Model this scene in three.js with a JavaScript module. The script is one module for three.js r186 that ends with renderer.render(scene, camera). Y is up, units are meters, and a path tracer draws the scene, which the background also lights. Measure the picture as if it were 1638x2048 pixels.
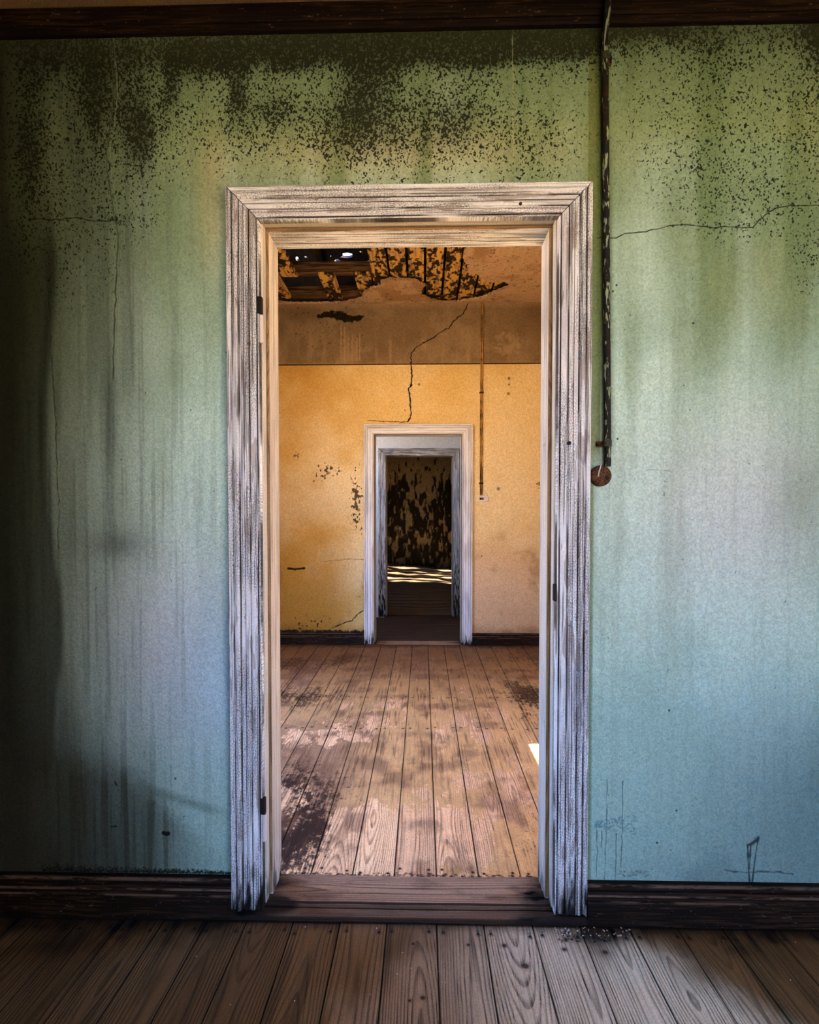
import * as THREE from 'three';

// ---------------------------------------------------------------- camera, sky, sun, exposure
const W = 1638, H = 2048, FPX = 1140;
const scene = new THREE.Scene();
const camera = new THREE.PerspectiveCamera(2 * Math.atan(H / 2 / FPX) * 180 / Math.PI, W / H, 0.05, 300);
camera.position.set(0, 1.284, 1.85);
camera.rotation.order = 'YXZ';
camera.rotation.set(-1.5 * Math.PI / 180, 1.357 * Math.PI / 180, 0);
camera.setViewOffset(W, H, 0, -58.85, W, H);             // a shifted lens: the horizon sits a little below the middle

const EXPOSURE = 17;
const SUN = 7.5, SUN_ELEVATION = 63, SUN_TURN = 0;      // degrees; 0 = from +x
const SKY_ZENITH = [0.16, 0.32, 0.86], SKY_HORIZON = [0.46, 0.66, 1.10];
{
  const w = 128, h = 64, d = new Float32Array(w * h * 4);
  for (let r = 0; r < h; r++) for (let c = 0; c < w; c++) {
    const e = Math.max(0, Math.sin(((r + 0.5) / h - 0.5) * Math.PI)), k = Math.pow(e, 0.55), i = (r * w + c) * 4;
    for (let j = 0; j < 3; j++) d[i + j] = SKY_HORIZON[j] * (1 - k) + SKY_ZENITH[j] * k;
    d[i + 3] = 1;
  }
  const t = new THREE.DataTexture(d, w, h, THREE.RGBAFormat, THREE.FloatType);
  t.mapping = THREE.EquirectangularReflectionMapping; t.magFilter = THREE.LinearFilter; t.colorSpace = THREE.LinearSRGBColorSpace; t.needsUpdate = true;
  scene.background = t;
}
const sun = new THREE.DirectionalLight(new THREE.Color(1, 0.86, 0.66), SUN);
{
  const e = SUN_ELEVATION * Math.PI / 180, a = SUN_TURN * Math.PI / 180;
  sun.position.set(20 * Math.cos(e) * Math.cos(a), 20 * Math.sin(e), -4 - 20 * Math.cos(e) * Math.sin(a));
  sun.target.position.set(0, 0, -4); sun.name = 'sun'; sun.castShadow = true; sun.shadow.radius = 0.7;
  Object.assign(sun.shadow.camera, { left: -14, right: 14, top: 14, bottom: -14, near: 0.1, far: 60 });
  sun.shadow.mapSize.set(4096, 4096);
  scene.add(sun, sun.target);
}
const renderer = new THREE.WebGLRenderer({ antialias: true });
renderer.toneMapping = THREE.LinearToneMapping;
renderer.toneMappingExposure = EXPOSURE;
renderer.shadowMap.enabled = true;

// ---------------------------------------------------------------- noise and textures
let seed = 12345;
const rnd = (a = 0, b = 1) => { seed = (Math.imul(seed, 1664525) + 1013904223) >>> 0; return a + (b - a) * seed / 4294967296; };
const hash = (x, y, s) => { let h = Math.imul(x, 374761393) ^ Math.imul(y, 668265263) ^ Math.imul(s, 1442695041); h = Math.imul(h ^ (h >>> 13), 1274126177); h = Math.imul(h ^ (h >>> 15), 2246822519); return ((h ^ (h >>> 16)) >>> 0) / 4294967296; };
const vn = (x, y, s) => {
  const ix = Math.floor(x), iy = Math.floor(y), fx = x - ix, fy = y - iy, u = fx * fx * (3 - 2 * fx), v = fy * fy * (3 - 2 * fy);
  const a = hash(ix, iy, s), b = hash(ix + 1, iy, s), c = hash(ix, iy + 1, s), d = hash(ix + 1, iy + 1, s);
  return a + (b - a) * u + (c - a) * v + (a - b - c + d) * u * v;
};
const fbm = (x, y, s, o = 4) => { let t = 0, a = 0.5, n = 0; for (let i = 0; i < o; i++) { t += a * vn(x, y, s + i); n += a; x = x * 2.03 + 7.1; y = y * 2.03 + 3.7; a *= 0.5; } return t / n; };
const worley = (x, y, s) => {
  const ix = Math.floor(x), iy = Math.floor(y); let f1 = 9, f2 = 9;
  for (let j = -1; j < 2; j++) for (let i = -1; i < 2; i++) {
    const dx = ix + i + hash(ix + i, iy + j, s) - x, dy = iy + j + hash(ix + i, iy + j, s + 1) - y, q = dx * dx + dy * dy;
    if (q < f1) { f2 = f1; f1 = q; } else if (q < f2) f2 = q;
  }
  return [Math.sqrt(f1), Math.sqrt(f2)];
};
const ss = (a, b, x) => { const t = Math.min(1, Math.max(0, (x - a) / (b - a))); return t * t * (3 - 2 * t); };
const mix = (a, b, t) => a + (b - a) * t;
const mix3 = (c, d, t) => { c[0] += (d[0] - c[0]) * t; c[1] += (d[1] - c[1]) * t; c[2] += (d[2] - c[2]) * t; };
const gauss = (x, y, cx, cy, rx, ry) => Math.exp(-(((x - cx) / rx) ** 2) - ((y - cy) / ry) ** 2);
const lin = (r, g, b) => [r, g, b].map((v) => { v /= 255; return v <= 0.04045 ? v / 12.92 : ((v + 0.055) / 1.055) ** 2.4; });

// A texture painted in metres: (x0, y0) is its lower left corner, (wm, hm) its size, fn(x, y, c) writes linear colour c[0..2] and height c[3].
class Paint {
  constructor(w, h, x0, y0, wm, hm, fn) {
    Object.assign(this, { w, h, x0, y0, wm, hm }); this.d = new Float32Array(w * h * 4);
    const c = [0, 0, 0, 0.5];
    for (let r = 0, i = 0; r < h; r++) for (let q = 0; q < w; q++, i += 4) {
      c[0] = c[1] = c[2] = 0; c[3] = 0.5;
      fn(x0 + (q + 0.5) / w * wm, y0 + (r + 0.5) / h * hm, c);
      this.d[i] = c[0]; this.d[i + 1] = c[1]; this.d[i + 2] = c[2]; this.d[i + 3] = c[3];
    }
  }
  dab(x, y, r, color, a, dh = 0, soft = 0.5) {
    const sx = this.w / this.wm, sy = this.h / this.hm, px = (x - this.x0) * sx, py = (y - this.y0) * sy, rx = r * sx, ry = r * sy;
    for (let j = Math.max(0, Math.floor(py - ry - 1)); j <= Math.min(this.h - 1, py + ry + 1); j++) for (let i = Math.max(0, Math.floor(px - rx - 1)); i <= Math.min(this.w - 1, px + rx + 1); i++) {
      const q = Math.hypot((i + 0.5 - px) / Math.max(rx, 0.6), (j + 0.5 - py) / Math.max(ry, 0.6)), t = a * (1 - ss(1 - soft, 1 + 0.3 * soft, q));
      if (t <= 0) continue;
      const k = (j * this.w + i) * 4;
      for (let m = 0; m < 3; m++) this.d[k + m] += (color[m] - this.d[k + m]) * t;
      this.d[k + 3] += dh * t;
    }
  }
  line(points, r, color, a, dh = 0, wob = 0, s = 1) {
    for (let n = 1; n < points.length; n++) {
      const [ax, ay] = points[n - 1], [bx, by] = points[n], L = Math.hypot(bx - ax, by - ay), N = Math.ceil(L / (r * 0.8));
      for (let i = 0; i < N; i++) {
        const t = i / N, x = mix(ax, bx, t), y = mix(ay, by, t), k = wob ? (fbm(x * 40, y * 40, s, 3) - 0.5) * 2 * wob : 0;
        this.dab(x + k, y + (wob ? (fbm(x * 40 + 50, y * 40, s, 3) - 0.5) * 2 * wob : 0), r * (0.6 + 0.8 * vn(x * 60, y * 60, s + 5)), color, a, dh);
      }
    }
  }
  maps(wrap = THREE.MirroredRepeatWrapping, metres = true) {
    const n = this.w * this.h, a = new Uint8Array(n * 4), b = new Uint8Array(n);
    for (let i = 0; i < n; i++) {
      for (let m = 0; m < 3; m++) { const v = Math.min(1, Math.max(0, this.d[i * 4 + m])); a[i * 4 + m] = 255 * (v <= 0.0031308 ? 12.92 * v : 1.055 * v ** (1 / 2.4) - 0.055) + 0.5; }
      a[i * 4 + 3] = 255; b[i] = 255 * Math.min(1, Math.max(0, this.d[i * 4 + 3]));
    }
    const made = [new THREE.DataTexture(a, this.w, this.h), new THREE.DataTexture(b, this.w, this.h, THREE.RedFormat)];
    made[0].colorSpace = THREE.SRGBColorSpace;
    for (const t of made) {
      t.wrapS = t.wrapT = wrap; t.magFilter = THREE.LinearFilter; t.minFilter = THREE.LinearMipmapLinearFilter; t.generateMipmaps = true; t.needsUpdate = true;
      if (metres) { t.repeat.set(1 / this.wm, 1 / this.hm); t.offset.set(-this.x0 / this.wm, -this.y0 / this.hm); }
    }
    this.d = null;
    return made;
  }
}
function mat(paint, bump, roughness = 0.9, extra = {}) {
  const [map, bumpMap] = paint.maps(extra.wrap);
  const { wrap, ...rest } = extra;
  return new THREE.MeshPhysicalMaterial({ map, bumpMap: bump ? bumpMap : null, bumpScale: bump, roughness, specularIntensity: 0.18, ...rest });
}
// places on the green wall, in metres (x to the right, y up)
const wx = (px) => (px - 846) / 616.2, wy = (py) => 1.284 + (1053 - py) / 616.2;

// --- the green wall: pale distemper, olive above, teal below, black mould under the rail
const MOULD = [];   // [x, y, rx, ry, amount]
for (const [x, y, rx, ry, a] of [
  [640, 105, 330, 34, 0.8], [420, 135, 110, 40, 0.75], [880, 105, 160, 45, 0.9], [740, 170, 70, 60, 0.5], [1000, 110, 200, 40, 0.62], [1140, 105, 70, 50, 0.55], [590, 140, 50, 30, 0.6],
  [195, 190, 40, 110, 0.6], [260, 210, 45, 130, 0.35], [60, 290, 35, 160, 0.52], [100, 110, 100, 60, 0.5], [285, 300, 30, 90, 0.34], [345, 195, 18, 40, 0.5], [480, 195, 20, 40, 0.62], [470, 260, 60, 60, 0.32],
  [700, 250, 130, 60, 0.4], [900, 240, 90, 70, 0.36], [560, 225, 60, 40, 0.42], [1330, 90, 120, 32, 0.5], [1400, 140, 90, 50, 0.36], [1270, 85, 60, 14, 0.5], [1615, 110, 40, 60, 0.7], [1560, 90, 80, 40, 0.42],
  [1420, 300, 120, 130, 0.26], [1590, 240, 60, 120, 0.28], [1520, 430, 130, 60, 0.16], [1600, 530, 40, 60, 0.26], [760, 300, 260, 60, 0.26], [230, 440, 60, 12, 0.35], [1060, 300, 60, 80, 0.22], [330, 250, 60, 70, 0.3], [150, 420, 120, 200, 0.2],
]) MOULD.push([wx(x), wy(y), rx / 616, ry / 616, a]);
const greenWall = new Paint(2048, 2048, -1.42, 0, 2.8, 3.0, (x, y, c) => {
  const b = fbm(x * 1.7, y * 1.1, 3, 4), b2 = fbm(x * 1.5 + 9, y * 1.5, 11, 4), s = fbm(x * 11, y * 0.9, 21, 4), s2 = fbm(x * 26, y * 1.6, 31, 3);
  c[0] = 0.45; c[1] = 0.65; c[2] = 0.54;                                              // pale grey-green distemper
  mix3(c, [0.30, 0.47, 0.37], 0.85 * ss(0.45, 0.68, b2));
  mix3(c, [0.26, 0.36, 0.25], 0.6 * ss(0.52, 0.72, 0.6 * s + 0.4 * fbm(x * 3, y * 2, 15, 4)) * ss(0.5, 1.3, y));
  mix3(c, [0.50, 0.50, 0.52], 0.65 * gauss(x, y, wx(330), wy(1300), 0.26, 0.36) + 0.5 * gauss(x, y, wx(1480), wy(1020), 0.35, 0.3));   // chalky patches where the colour is gone
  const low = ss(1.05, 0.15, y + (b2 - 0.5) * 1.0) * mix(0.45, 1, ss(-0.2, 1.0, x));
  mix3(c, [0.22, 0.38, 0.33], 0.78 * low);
  mix3(c, [0.36, 0.53, 0.58], 0.75 * gauss(x, y, wx(455), wy(1340), 0.16, 0.28) * ss(-0.98, -0.86, x));
  mix3(c, [0.13, 0.21, 0.20], 0.55 * ss(0.50, 0.70, fbm(x * 2.6, y * 2.2, 17, 4)) * ss(0.95, 0.5, y) * ss(0.6, 0.9, x));
  mix3(c, [0.12, 0.22, 0.22], 0.7 * gauss(x, y, 1.25, 0.33, 0.3, 0.35));
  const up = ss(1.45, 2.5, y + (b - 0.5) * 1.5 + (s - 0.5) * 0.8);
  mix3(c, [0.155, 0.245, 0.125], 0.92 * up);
  mix3(c, [0.28, 0.36, 0.19], 0.5 * ss(0.5, 0.75, fbm(x * 3, y * 2, 41, 3)) * up);
  mix3(c, [0.40, 0.33, 0.14], 0.45 * (gauss(x, y, wx(800), wy(320), 0.55, 0.09) + gauss(x, y, wx(430), wy(420), 0.05, 0.2)));       // yellowed round the head of the doorway
  mix3(c, [0.10, 0.17, 0.07], 0.55 * ss(0.50, 0.72, s) * ss(1.6, 2.3, y + (b - 0.5)));                  // algae runs
  const hatch = fbm(x * 75, y * 2.2, 35, 3);
  mix3(c, [0.13, 0.18, 0.13], 0.30 * ss(0.48, 0.75, hatch) * ss(-0.55, -0.95, x) + 0.12 * ss(0.5, 0.8, hatch));
  mix3(c, [0.12, 0.20, 0.10], 0.6 * gauss(x, y, wx(1340), wy(420), 0.07, 0.16) + 0.4 * gauss(x, y, wx(1580), wy(560), 0.07, 0.1) + 0.35 * gauss(x, y, wx(1585), wy(1000), 0.07, 0.13) + 0.5 * gauss(x, y, wx(440), wy(400), 0.03, 0.06));
  mix3(c, [0.12, 0.16, 0.05], 0.85 * ss(0.026, 0.020, Math.abs(x - 0.545)) * ss(1.45, 1.55, y) + 0.75 * ss(0.016, 0.006, Math.abs(x - 0.538)) * ss(1.55, 1.4, y));
  mix3(c, [0.07, 0.09, 0.04], 0.6 * ss(0.030, 0.004, Math.abs(x - mix(0.592, 0.566, ss(1.5, 2.9, y)))) * ss(1.5, 1.56, y));                    // shade between pipe and casing, painted dark
  mix3(c, [0.10, 0.13, 0.08], 0.5 * ss(0.02, 0, Math.abs(x + 0.632)) * ss(2.4, 2.2, y));
  // left side: streaked dirt, and the falloff of light painted in
  const grimeShade = ss(-0.72, -1.38, x + (s - 0.5) * 0.55 + (b - 0.5) * 0.3);
  mix3(c, [0.055, 0.07, 0.045], 0.70 * grimeShade);
  mix3(c, [0.03, 0.035, 0.025], 0.45 * grimeShade * ss(0.48, 0.70, 0.5 * s2 + 0.5 * b));
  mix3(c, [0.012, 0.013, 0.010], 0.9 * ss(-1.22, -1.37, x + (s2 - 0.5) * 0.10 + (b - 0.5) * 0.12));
  const tide = x < -1.0 ? mix(0.60, 0.49, ss(-1.4, -1.0, x)) : mix(0.49, 0.10, Math.min(1, (x + 1.0) / 0.36));      // old flood mark, sloping down to the right
  mix3(c, [0.040, 0.042, 0.024], (0.62 + 0.25 * ss(0.4, 0.7, hatch)) * ss(0.07, -0.07, y - tide - (b2 - 0.5) * 0.16 - (fbm(x * 30, y * 30, 37, 3) - 0.5) * 0.05) * ss(-0.60, -0.95, x + (b - 0.5) * 0.3));
  mix3(c, [0.10, 0.15, 0.11], 0.55 * ss(0.03, 0.0, Math.abs(y - 0.40 + 0.28 * (x + 0.85) + (b2 - 0.5) * 0.05)) * ss(-0.98, -0.9, x) * ss(-0.62, -0.72, x));
  mix3(c, [0.020, 0.024, 0.016], 0.72 * ss(-1.205, -1.235, x + 0.02 * Math.sin(y * 5) + 0.02 * (fbm(3, y * 6, 38, 3) - 0.5)) * ss(2.45, 2.1, y) * ss(0.35, 0.55, y));  // soft shadowed edge painted in
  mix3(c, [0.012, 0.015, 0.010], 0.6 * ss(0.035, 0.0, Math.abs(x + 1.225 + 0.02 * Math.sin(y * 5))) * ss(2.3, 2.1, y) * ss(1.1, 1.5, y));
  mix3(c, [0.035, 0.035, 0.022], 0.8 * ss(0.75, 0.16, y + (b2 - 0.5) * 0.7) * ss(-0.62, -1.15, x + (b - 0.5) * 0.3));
  mix3(c, [0.03, 0.035, 0.028], 0.8 * gauss(x, y, wx(95), wy(760), 0.03, 0.35) * ss(0.4, 0.6, s) + 0.55 * gauss(x, y, wx(215), wy(820), 0.022, 0.2) + 0.5 * gauss(x, y, wx(225), wy(1090), 0.10, 0.05));
  // black mould
  let m = 0;
  for (const [mx, my, rx, ry, a] of MOULD) { const dx = (x - mx) / rx, dy = (y - my) / ry, q = dx * dx + dy * dy; if (q < 5) m += a * Math.exp(-q); }
  m += 0.05 * ss(2.0, 2.7, y) + 0.03 * ss(0.9, 1.9, y);
  m *= 0.55 + 0.9 * fbm(x * 5, y * 3.2, 51, 3);
  m = Math.min(m, 0.9);
  const sp = 0.55 * fbm(x * 165, y * 130, 61, 2) + 0.45 * vn(x * 330, y * 270, 71);
  const spot = ss(0.74 - 0.42 * m, 0.68 - 0.42 * m + 0.13, sp + 0.02) * ss(0.03, 0.12, m);
  mix3(c, [0.008, 0.010, 0.006], 0.96 * spot);
  mix3(c, [0.022, 0.028, 0.014], 0.72 * ss(0.22, 0.95, m));
  mix3(c, [0.05, 0.06, 0.03], 0.5 * ss(2.74, 2.88, y));
  if (y > 2.925) { c[0] = 0.20; c[1] = 0.14; c[2] = 0.08; }
  // grain of the plaster
  const g = 0.55 * vn(x * 420, y * 420, 81) + 0.45 * vn(x * 190, y * 190, 82), k = 0.70 + 0.60 * g;
  c[0] *= k; c[1] *= k; c[2] *= k;
    c[3] = 0.5 + 0.35 * (g - 0.5) + 0.4 * (fbm(x * 14, y * 9, 95, 3) - 0.5) - 0.2 * spot;
});
{
  const P = (l) => l.map(([a, b]) => [wx(a), wy(b)]), ink = [0.012, 0.012, 0.010];
  for (let i = 0; i < 520; i++) greenWall.dab(rnd(-1.4, 1.36), rnd(0.13, 2.7), 0.0011 + 0.0022 * rnd() ** 4, [0.03, 0.035, 0.03], rnd(0.4, 0.9), -0.2);
  for (let i = 0; i < 90; i++) { const x = rnd(-1.3, 1.3), y = rnd(0.2, 2.5); greenWall.line([[x, y], [x + rnd(-0.006, 0.006), y + rnd(-0.012, 0.012)]], 0.0012, [0.05, 0.06, 0.05], 0.7); }
  greenWall.line(P([[1187, 487], [1222, 489], [1240, 480], [1300, 474], [1325, 467], [1360, 463], [1400, 471], [1440, 470], [1488, 472], [1500, 455], [1530, 435], [1560, 430], [1640, 431]]), 0.0014, ink, 0.9, -0.5, 0.004, 3);
  for (const [a, b] of [[1333, 467], [1350, 464], [1405, 471], [1415, 472], [1455, 470], [1535, 431], [1565, 430]]) greenWall.dab(wx(a), wy(b), 0.0045, ink, 0.9, -0.4);
  greenWall.line(P([[55, 437], [100, 441], [150, 436], [185, 442], [245, 443]]), 0.002, ink, 0.75, -0.4, 0.006, 4);
  greenWall.line(P([[225, 60], [232, 200], [214, 320], [224, 400], [236, 470], [228, 620], [222, 760]]), 0.003, [0.07, 0.09, 0.06], 0.6, -0.3, 0.004, 5);
  greenWall.line(P([[232, 60], [240, 200], [222, 320], [232, 400], [244, 470], [235, 620], [229, 760]]), 0.0022, [0.25, 0.30, 0.20], 0.28, 0.3, 0.004, 5);
  greenWall.line(P([[75, 470], [92, 560], [96, 700], [104, 860], [108, 1000], [104, 1120]]), 0.0025, [0.03, 0.035, 0.03], 0.4, -0.3, 0.005, 6);
  greenWall.line(P([[1020, 60], [1022, 340]]), 0.002, [0.36, 0.40, 0.26], 0.3, 0, 0.003, 6);
  // drips and scrawls low on the right
  for (const [a, y0, b, y1] of [[1196, 1655, 1196, 1760], [1216, 1560, 1212, 1765], [1235, 1670, 1233, 1765], [1247, 1562, 1245, 1740], [1206, 1665, 1205, 1700]]) greenWall.line(P([[a, y0], [(a + b) / 2 + 1, (y0 + y1) / 2], [b, y1]]), 0.0016, [0.04, 0.075, 0.08], 0.55, 0, 0.002, 7);
  for (let i = 0; i < 130; i++) { const t = rnd(), q = rnd(-1, 1); greenWall.dab(wx(1192 + 85 * t), wy(1652 + q * (6 + 16 * t)), 0.0035, [0.10, 0.22, 0.23], 0.6); }
  const scrawl = [0.03, 0.05, 0.055];
  greenWall.line(P([[1517, 1674], [1514, 1680], [1508, 1684], [1502, 1689], [1493, 1691]]), 0.0062, scrawl, 0.7, 0, 0.001, 8); greenWall.dab(wx(1514), wy(1679), 0.012, scrawl, 0.6, 0, 0.8);
  greenWall.line(P([[1496, 1692], [1498, 1735], [1502, 1776]]), 0.0032, scrawl, 0.85); greenWall.line(P([[1502, 1688], [1500, 1735], [1501, 1740]]), 0.0032, scrawl, 0.85); greenWall.line(P([[1516, 1678], [1510, 1725], [1505, 1776]]), 0.0032, scrawl, 0.85);
  greenWall.line(P([[1450, 1742], [1475, 1746], [1500, 1745], [1530, 1745], [1560, 1743], [1590, 1750]]), 0.0035, [0.05, 0.07, 0.075], 0.5, 0, 0.006, 9);
  for (let i = 0; i < 60; i++) greenWall.dab(wx(rnd(1240, 1300)), wy(rnd(1746, 1758)), 0.004, [0.10, 0.12, 0.13], 0.35);
  for (const [a, b] of [[315, 1681], [318, 1682], [321, 1683], [324, 1682]]) greenWall.dab(wx(a), wy(b), 0.0075, ink, 1, -0.5, 0.2);
  greenWall.line(P([[206, 1669], [219, 1668]]), 0.004, ink, 0.9); greenWall.line(P([[215, 1576], [219, 1584]]), 0.003, ink, 0.8);
  for (const [a, b] of [[1375, 655], [1637, 688], [1337, 1420], [1230, 880], [1225, 580], [1218, 592], [1408, 434], [1354, 1622], [1316, 1688], [340, 1568]]) greenWall.dab(wx(a), wy(b), 0.004, ink, 0.9, -0.4);
  greenWall.line(P([[1286, 940], [1330, 943], [1336, 946]]), 0.0014, [0.2, 0.25, 0.22], 0.5);
  for (let i = 0; i < 900; i++) { const t = rnd(0, 1); greenWall.dab(wx(60 + 400 * t), wy(1764 - Math.abs(rnd(-1, 1)) * rnd(2, 20) * (1 - 0.7 * t)), rnd(0.0015, 0.005), [0.012, 0.012, 0.008], 0.75, 0, 0.8); }
}
const M = {};
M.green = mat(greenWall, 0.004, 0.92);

// --- ochre room: lower wall ochre, frieze brown above a dark line at 3.03 m
const ox = (px) => (px - 846) / 184.5, oy = (py) => 1.284 + (1053 - py) / 184.5;
const ochre = new Paint(1024, 1280, -1.65, 0, 3.0, 3.7, (x, y, c) => {
  const b = fbm(x * 1.3, y * 1.3, 103, 4), s = fbm(x * 14, y * 1.2, 111, 4), n = fbm(x * 5, y * 5, 121, 4);
  if (y < 3.03) {
    c[0] = 0.64; c[1] = 0.47; c[2] = 0.18;
    mix3(c, [0.72, 0.60, 0.34], 0.7 * ss(0.4, 0.7, b));
    mix3(c, [0.52, 0.32, 0.085], 0.75 * ss(0.62, 0.30, b) * ss(0.35, 0.9, Math.abs(x + 0.05)) + 0.45 * ss(-0.75, -1.35, x + (n - 0.5) * 0.5));  // deeper orange at the sides: fall of light painted into the ochre
    mix3(c, [0.66, 0.48, 0.29], 0.8 * ss(1.5, 0.6, y + (b - 0.5) * 0.6) * ss(0.2, 0.7, x + 0.3));
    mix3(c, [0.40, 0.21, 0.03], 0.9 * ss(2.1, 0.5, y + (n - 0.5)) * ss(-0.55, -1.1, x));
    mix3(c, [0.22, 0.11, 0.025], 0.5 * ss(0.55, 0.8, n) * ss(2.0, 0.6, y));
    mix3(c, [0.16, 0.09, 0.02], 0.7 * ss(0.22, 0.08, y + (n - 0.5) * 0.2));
  } else {
    c[0] = 0.19; c[1] = 0.135; c[2] = 0.07;
    mix3(c, [0.25, 0.18, 0.10], 0.8 * ss(0.42, 0.66, n));
    mix3(c, [0.11, 0.065, 0.03], 0.6 * ss(0.5, 0.75, b));
    mix3(c, [0.36, 0.25, 0.14], 0.45 * ss(0.55, 0.75, s) * ss(3.5, 3.1, y) + 0.4 * ss(3.6, 3.68, y));
  }
  mix3(c, [0.01, 0.008, 0.004], 0.95 * ss(0.008, 0.004, Math.abs(y - 3.03)));
  mix3(c, [0.30, 0.2, 0.1], 0.5 * ss(0.01, 0.0, Math.abs(y - 3.045)));
  const m = 0.8 * gauss(x, y, ox(712), oy(990), 0.06, 0.25) + 0.5 * gauss(x, y, ox(655), oy(945), 0.12, 0.1) + 0.6 * gauss(x, y, ox(1076), oy(968), 0.05, 0.06) + 0.4 * gauss(x, y, ox(590), oy(912), 0.04, 0.05) + 0.28 * gauss(x, y, ox(620), oy(1250), 0.25, 0.1) + 0.4 * gauss(x, y, ox(716), oy(1050), 0.04, 0.12);
  mix3(c, [0.03, 0.018, 0.008], 0.9 * ss(0.80 - 0.45 * m, 0.86 - 0.45 * m, fbm(x * 45, y * 36, 131, 2)) * ss(0.04, 0.15, m));
  const g = 0.5 * vn(x * 210, y * 210, 141) + 0.5 * vn(x * 100, y * 100, 142), k = 0.72 + 0.56 * g;
  c[0] *= k; c[1] *= k; c[2] *= k; c[3] = 0.5 + 0.5 * (g - 0.5) + 0.3 * (n - 0.5);
});
{
  const P = (l) => l.map(([a, b]) => [ox(a), oy(b)]), ink = [0.012, 0.008, 0.004];
  ochre.line(P([[936, 612], [925, 632], [905, 648], [898, 660], [880, 668], [865, 680], [845, 690], [832, 698], [823, 708], [822, 728]]), 0.006, ink, 0.85, -0.4, 0.01, 3);
  ochre.line(P([[822, 728], [824, 755], [823, 772], [817, 779], [820, 800], [822, 830], [820, 838], [814, 845]]), 0.008, ink, 0.95, -0.4, 0.008, 4);
  ochre.dab(ox(822), oy(772), 0.018, ink, 0.9, -0.3);
  ochre.line(P([[814, 845], [780, 844], [735, 842]]), 0.005, ink, 0.7, 0, 0.008, 5);
  ochre.line(P([[727, 1222], [712, 1232], [704, 1242], [690, 1246], [664, 1258]]), 0.006, ink, 0.8, -0.3, 0.008, 6);
  ochre.line(P([[640, 1124], [700, 1118], [728, 1119]]), 0.005, [0.2, 0.1, 0.03], 0.5, 0, 0.006, 6);
  ochre.line(P([[575, 1137], [590, 1139], [608, 1137]]), 0.014, ink, 0.9, -0.3, 0.01, 7);
  for (const [a, b, r] of [[838, 771, 0.018], [1016, 760, 0.022], [1016, 772, 0.016], [1015, 790, 0.022], [590, 911, 0.018], [657, 946, 0.02], [627, 962, 0.014], [713, 985, 0.02], [717, 1020, 0.024], [996, 978, 0.024], [810, 822, 0.01], [1077, 968, 0.028], [963, 1112, 0.012]]) ochre.dab(ox(a), oy(b), r, [0.09, 0.04, 0.012], 0.8, 0, 0.8);
  for (let i = 0; i < 380; i++) { const t = rnd(-1, 1); ochre.dab(ox(682 + 42 * t + rnd(-6, 6)), oy(636 + 5 * Math.sin(t * 3) + rnd(-7, 7) * (1.2 - Math.abs(t))), rnd(0.006, 0.02), [0.01, 0.007, 0.003], 0.9); }
  for (let i = 0; i < 90; i++) ochre.dab(ox(rnd(590, 730)), oy(rnd(615, 700)), rnd(0.006, 0.014), [0.05, 0.03, 0.012], 0.5);
  for (const a of [683, 690, 697, 705, 714, 720]) ochre.line(P([[a, rnd(650, 680)], [a, 724]]), 0.008, [0.36, 0.25, 0.14], 0.45, 0, 0.004, a);
  for (let i = 0; i < 60; i++) ochre.dab(ox(rnd(985, 1035)), oy(rnd(670, 712)), rnd(0.012, 0.03), [0.34, 0.25, 0.15], 0.32);
  for (let i = 0; i < 300; i++) ochre.dab(ox(rnd(556, 730)), oy(1268 + rnd(-5, 3)), rnd(0.006, 0.02), [0.02, 0.014, 0.006], 0.8);
}
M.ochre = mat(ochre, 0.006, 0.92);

// --- the mouldy wall of the last room
M.mouldy = mat(new Paint(512, 512, -1.4, -0.2, 2.8, 3.2, (x, y, c) => {
  c[0] = 0.55; c[1] = 0.37; c[2] = 0.15;
  const b = fbm(x * 2, y * 1.6, 203, 4), s = fbm(x * 22, y * 8, 211, 5);
  mix3(c, [0.13, 0.10, 0.06], ss(1.2, 0.4, y + (b - 0.5)));
  const m = ss(0.49, 0.59, 0.62 * s + 0.38 * b + 0.10 * gauss(x, y, 0, 1.5, 3, 0.7) + 0.10 * ss(1.1, 0.7, y) - 0.12 * ss(2.0, 2.4, y));
  mix3(c, [0.012, 0.010, 0.007], 0.95 * m);
  const g = vn(x * 80, y * 80, 221), k = 0.7 + 0.6 * g;
  c[0] *= k; c[1] *= k; c[2] *= k; c[3] = g;
}), 0.006);
M.pale = mat(new Paint(512, 512, 0, 0, 2, 2, (x, y, c) => {
  const b = fbm(x * 2, y * 2, 303, 5), k = 0.85 + 0.3 * vn(x * 120, y * 120, 311); c[0] = 0.66 * k; c[1] = 0.72 * k; c[2] = 0.72 * k;
  mix3(c, [0.30, 0.28, 0.22], 0.5 * ss(0.5, 0.75, b)); c[3] = 0.4 + 0.2 * k;
}), 0.003);

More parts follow.
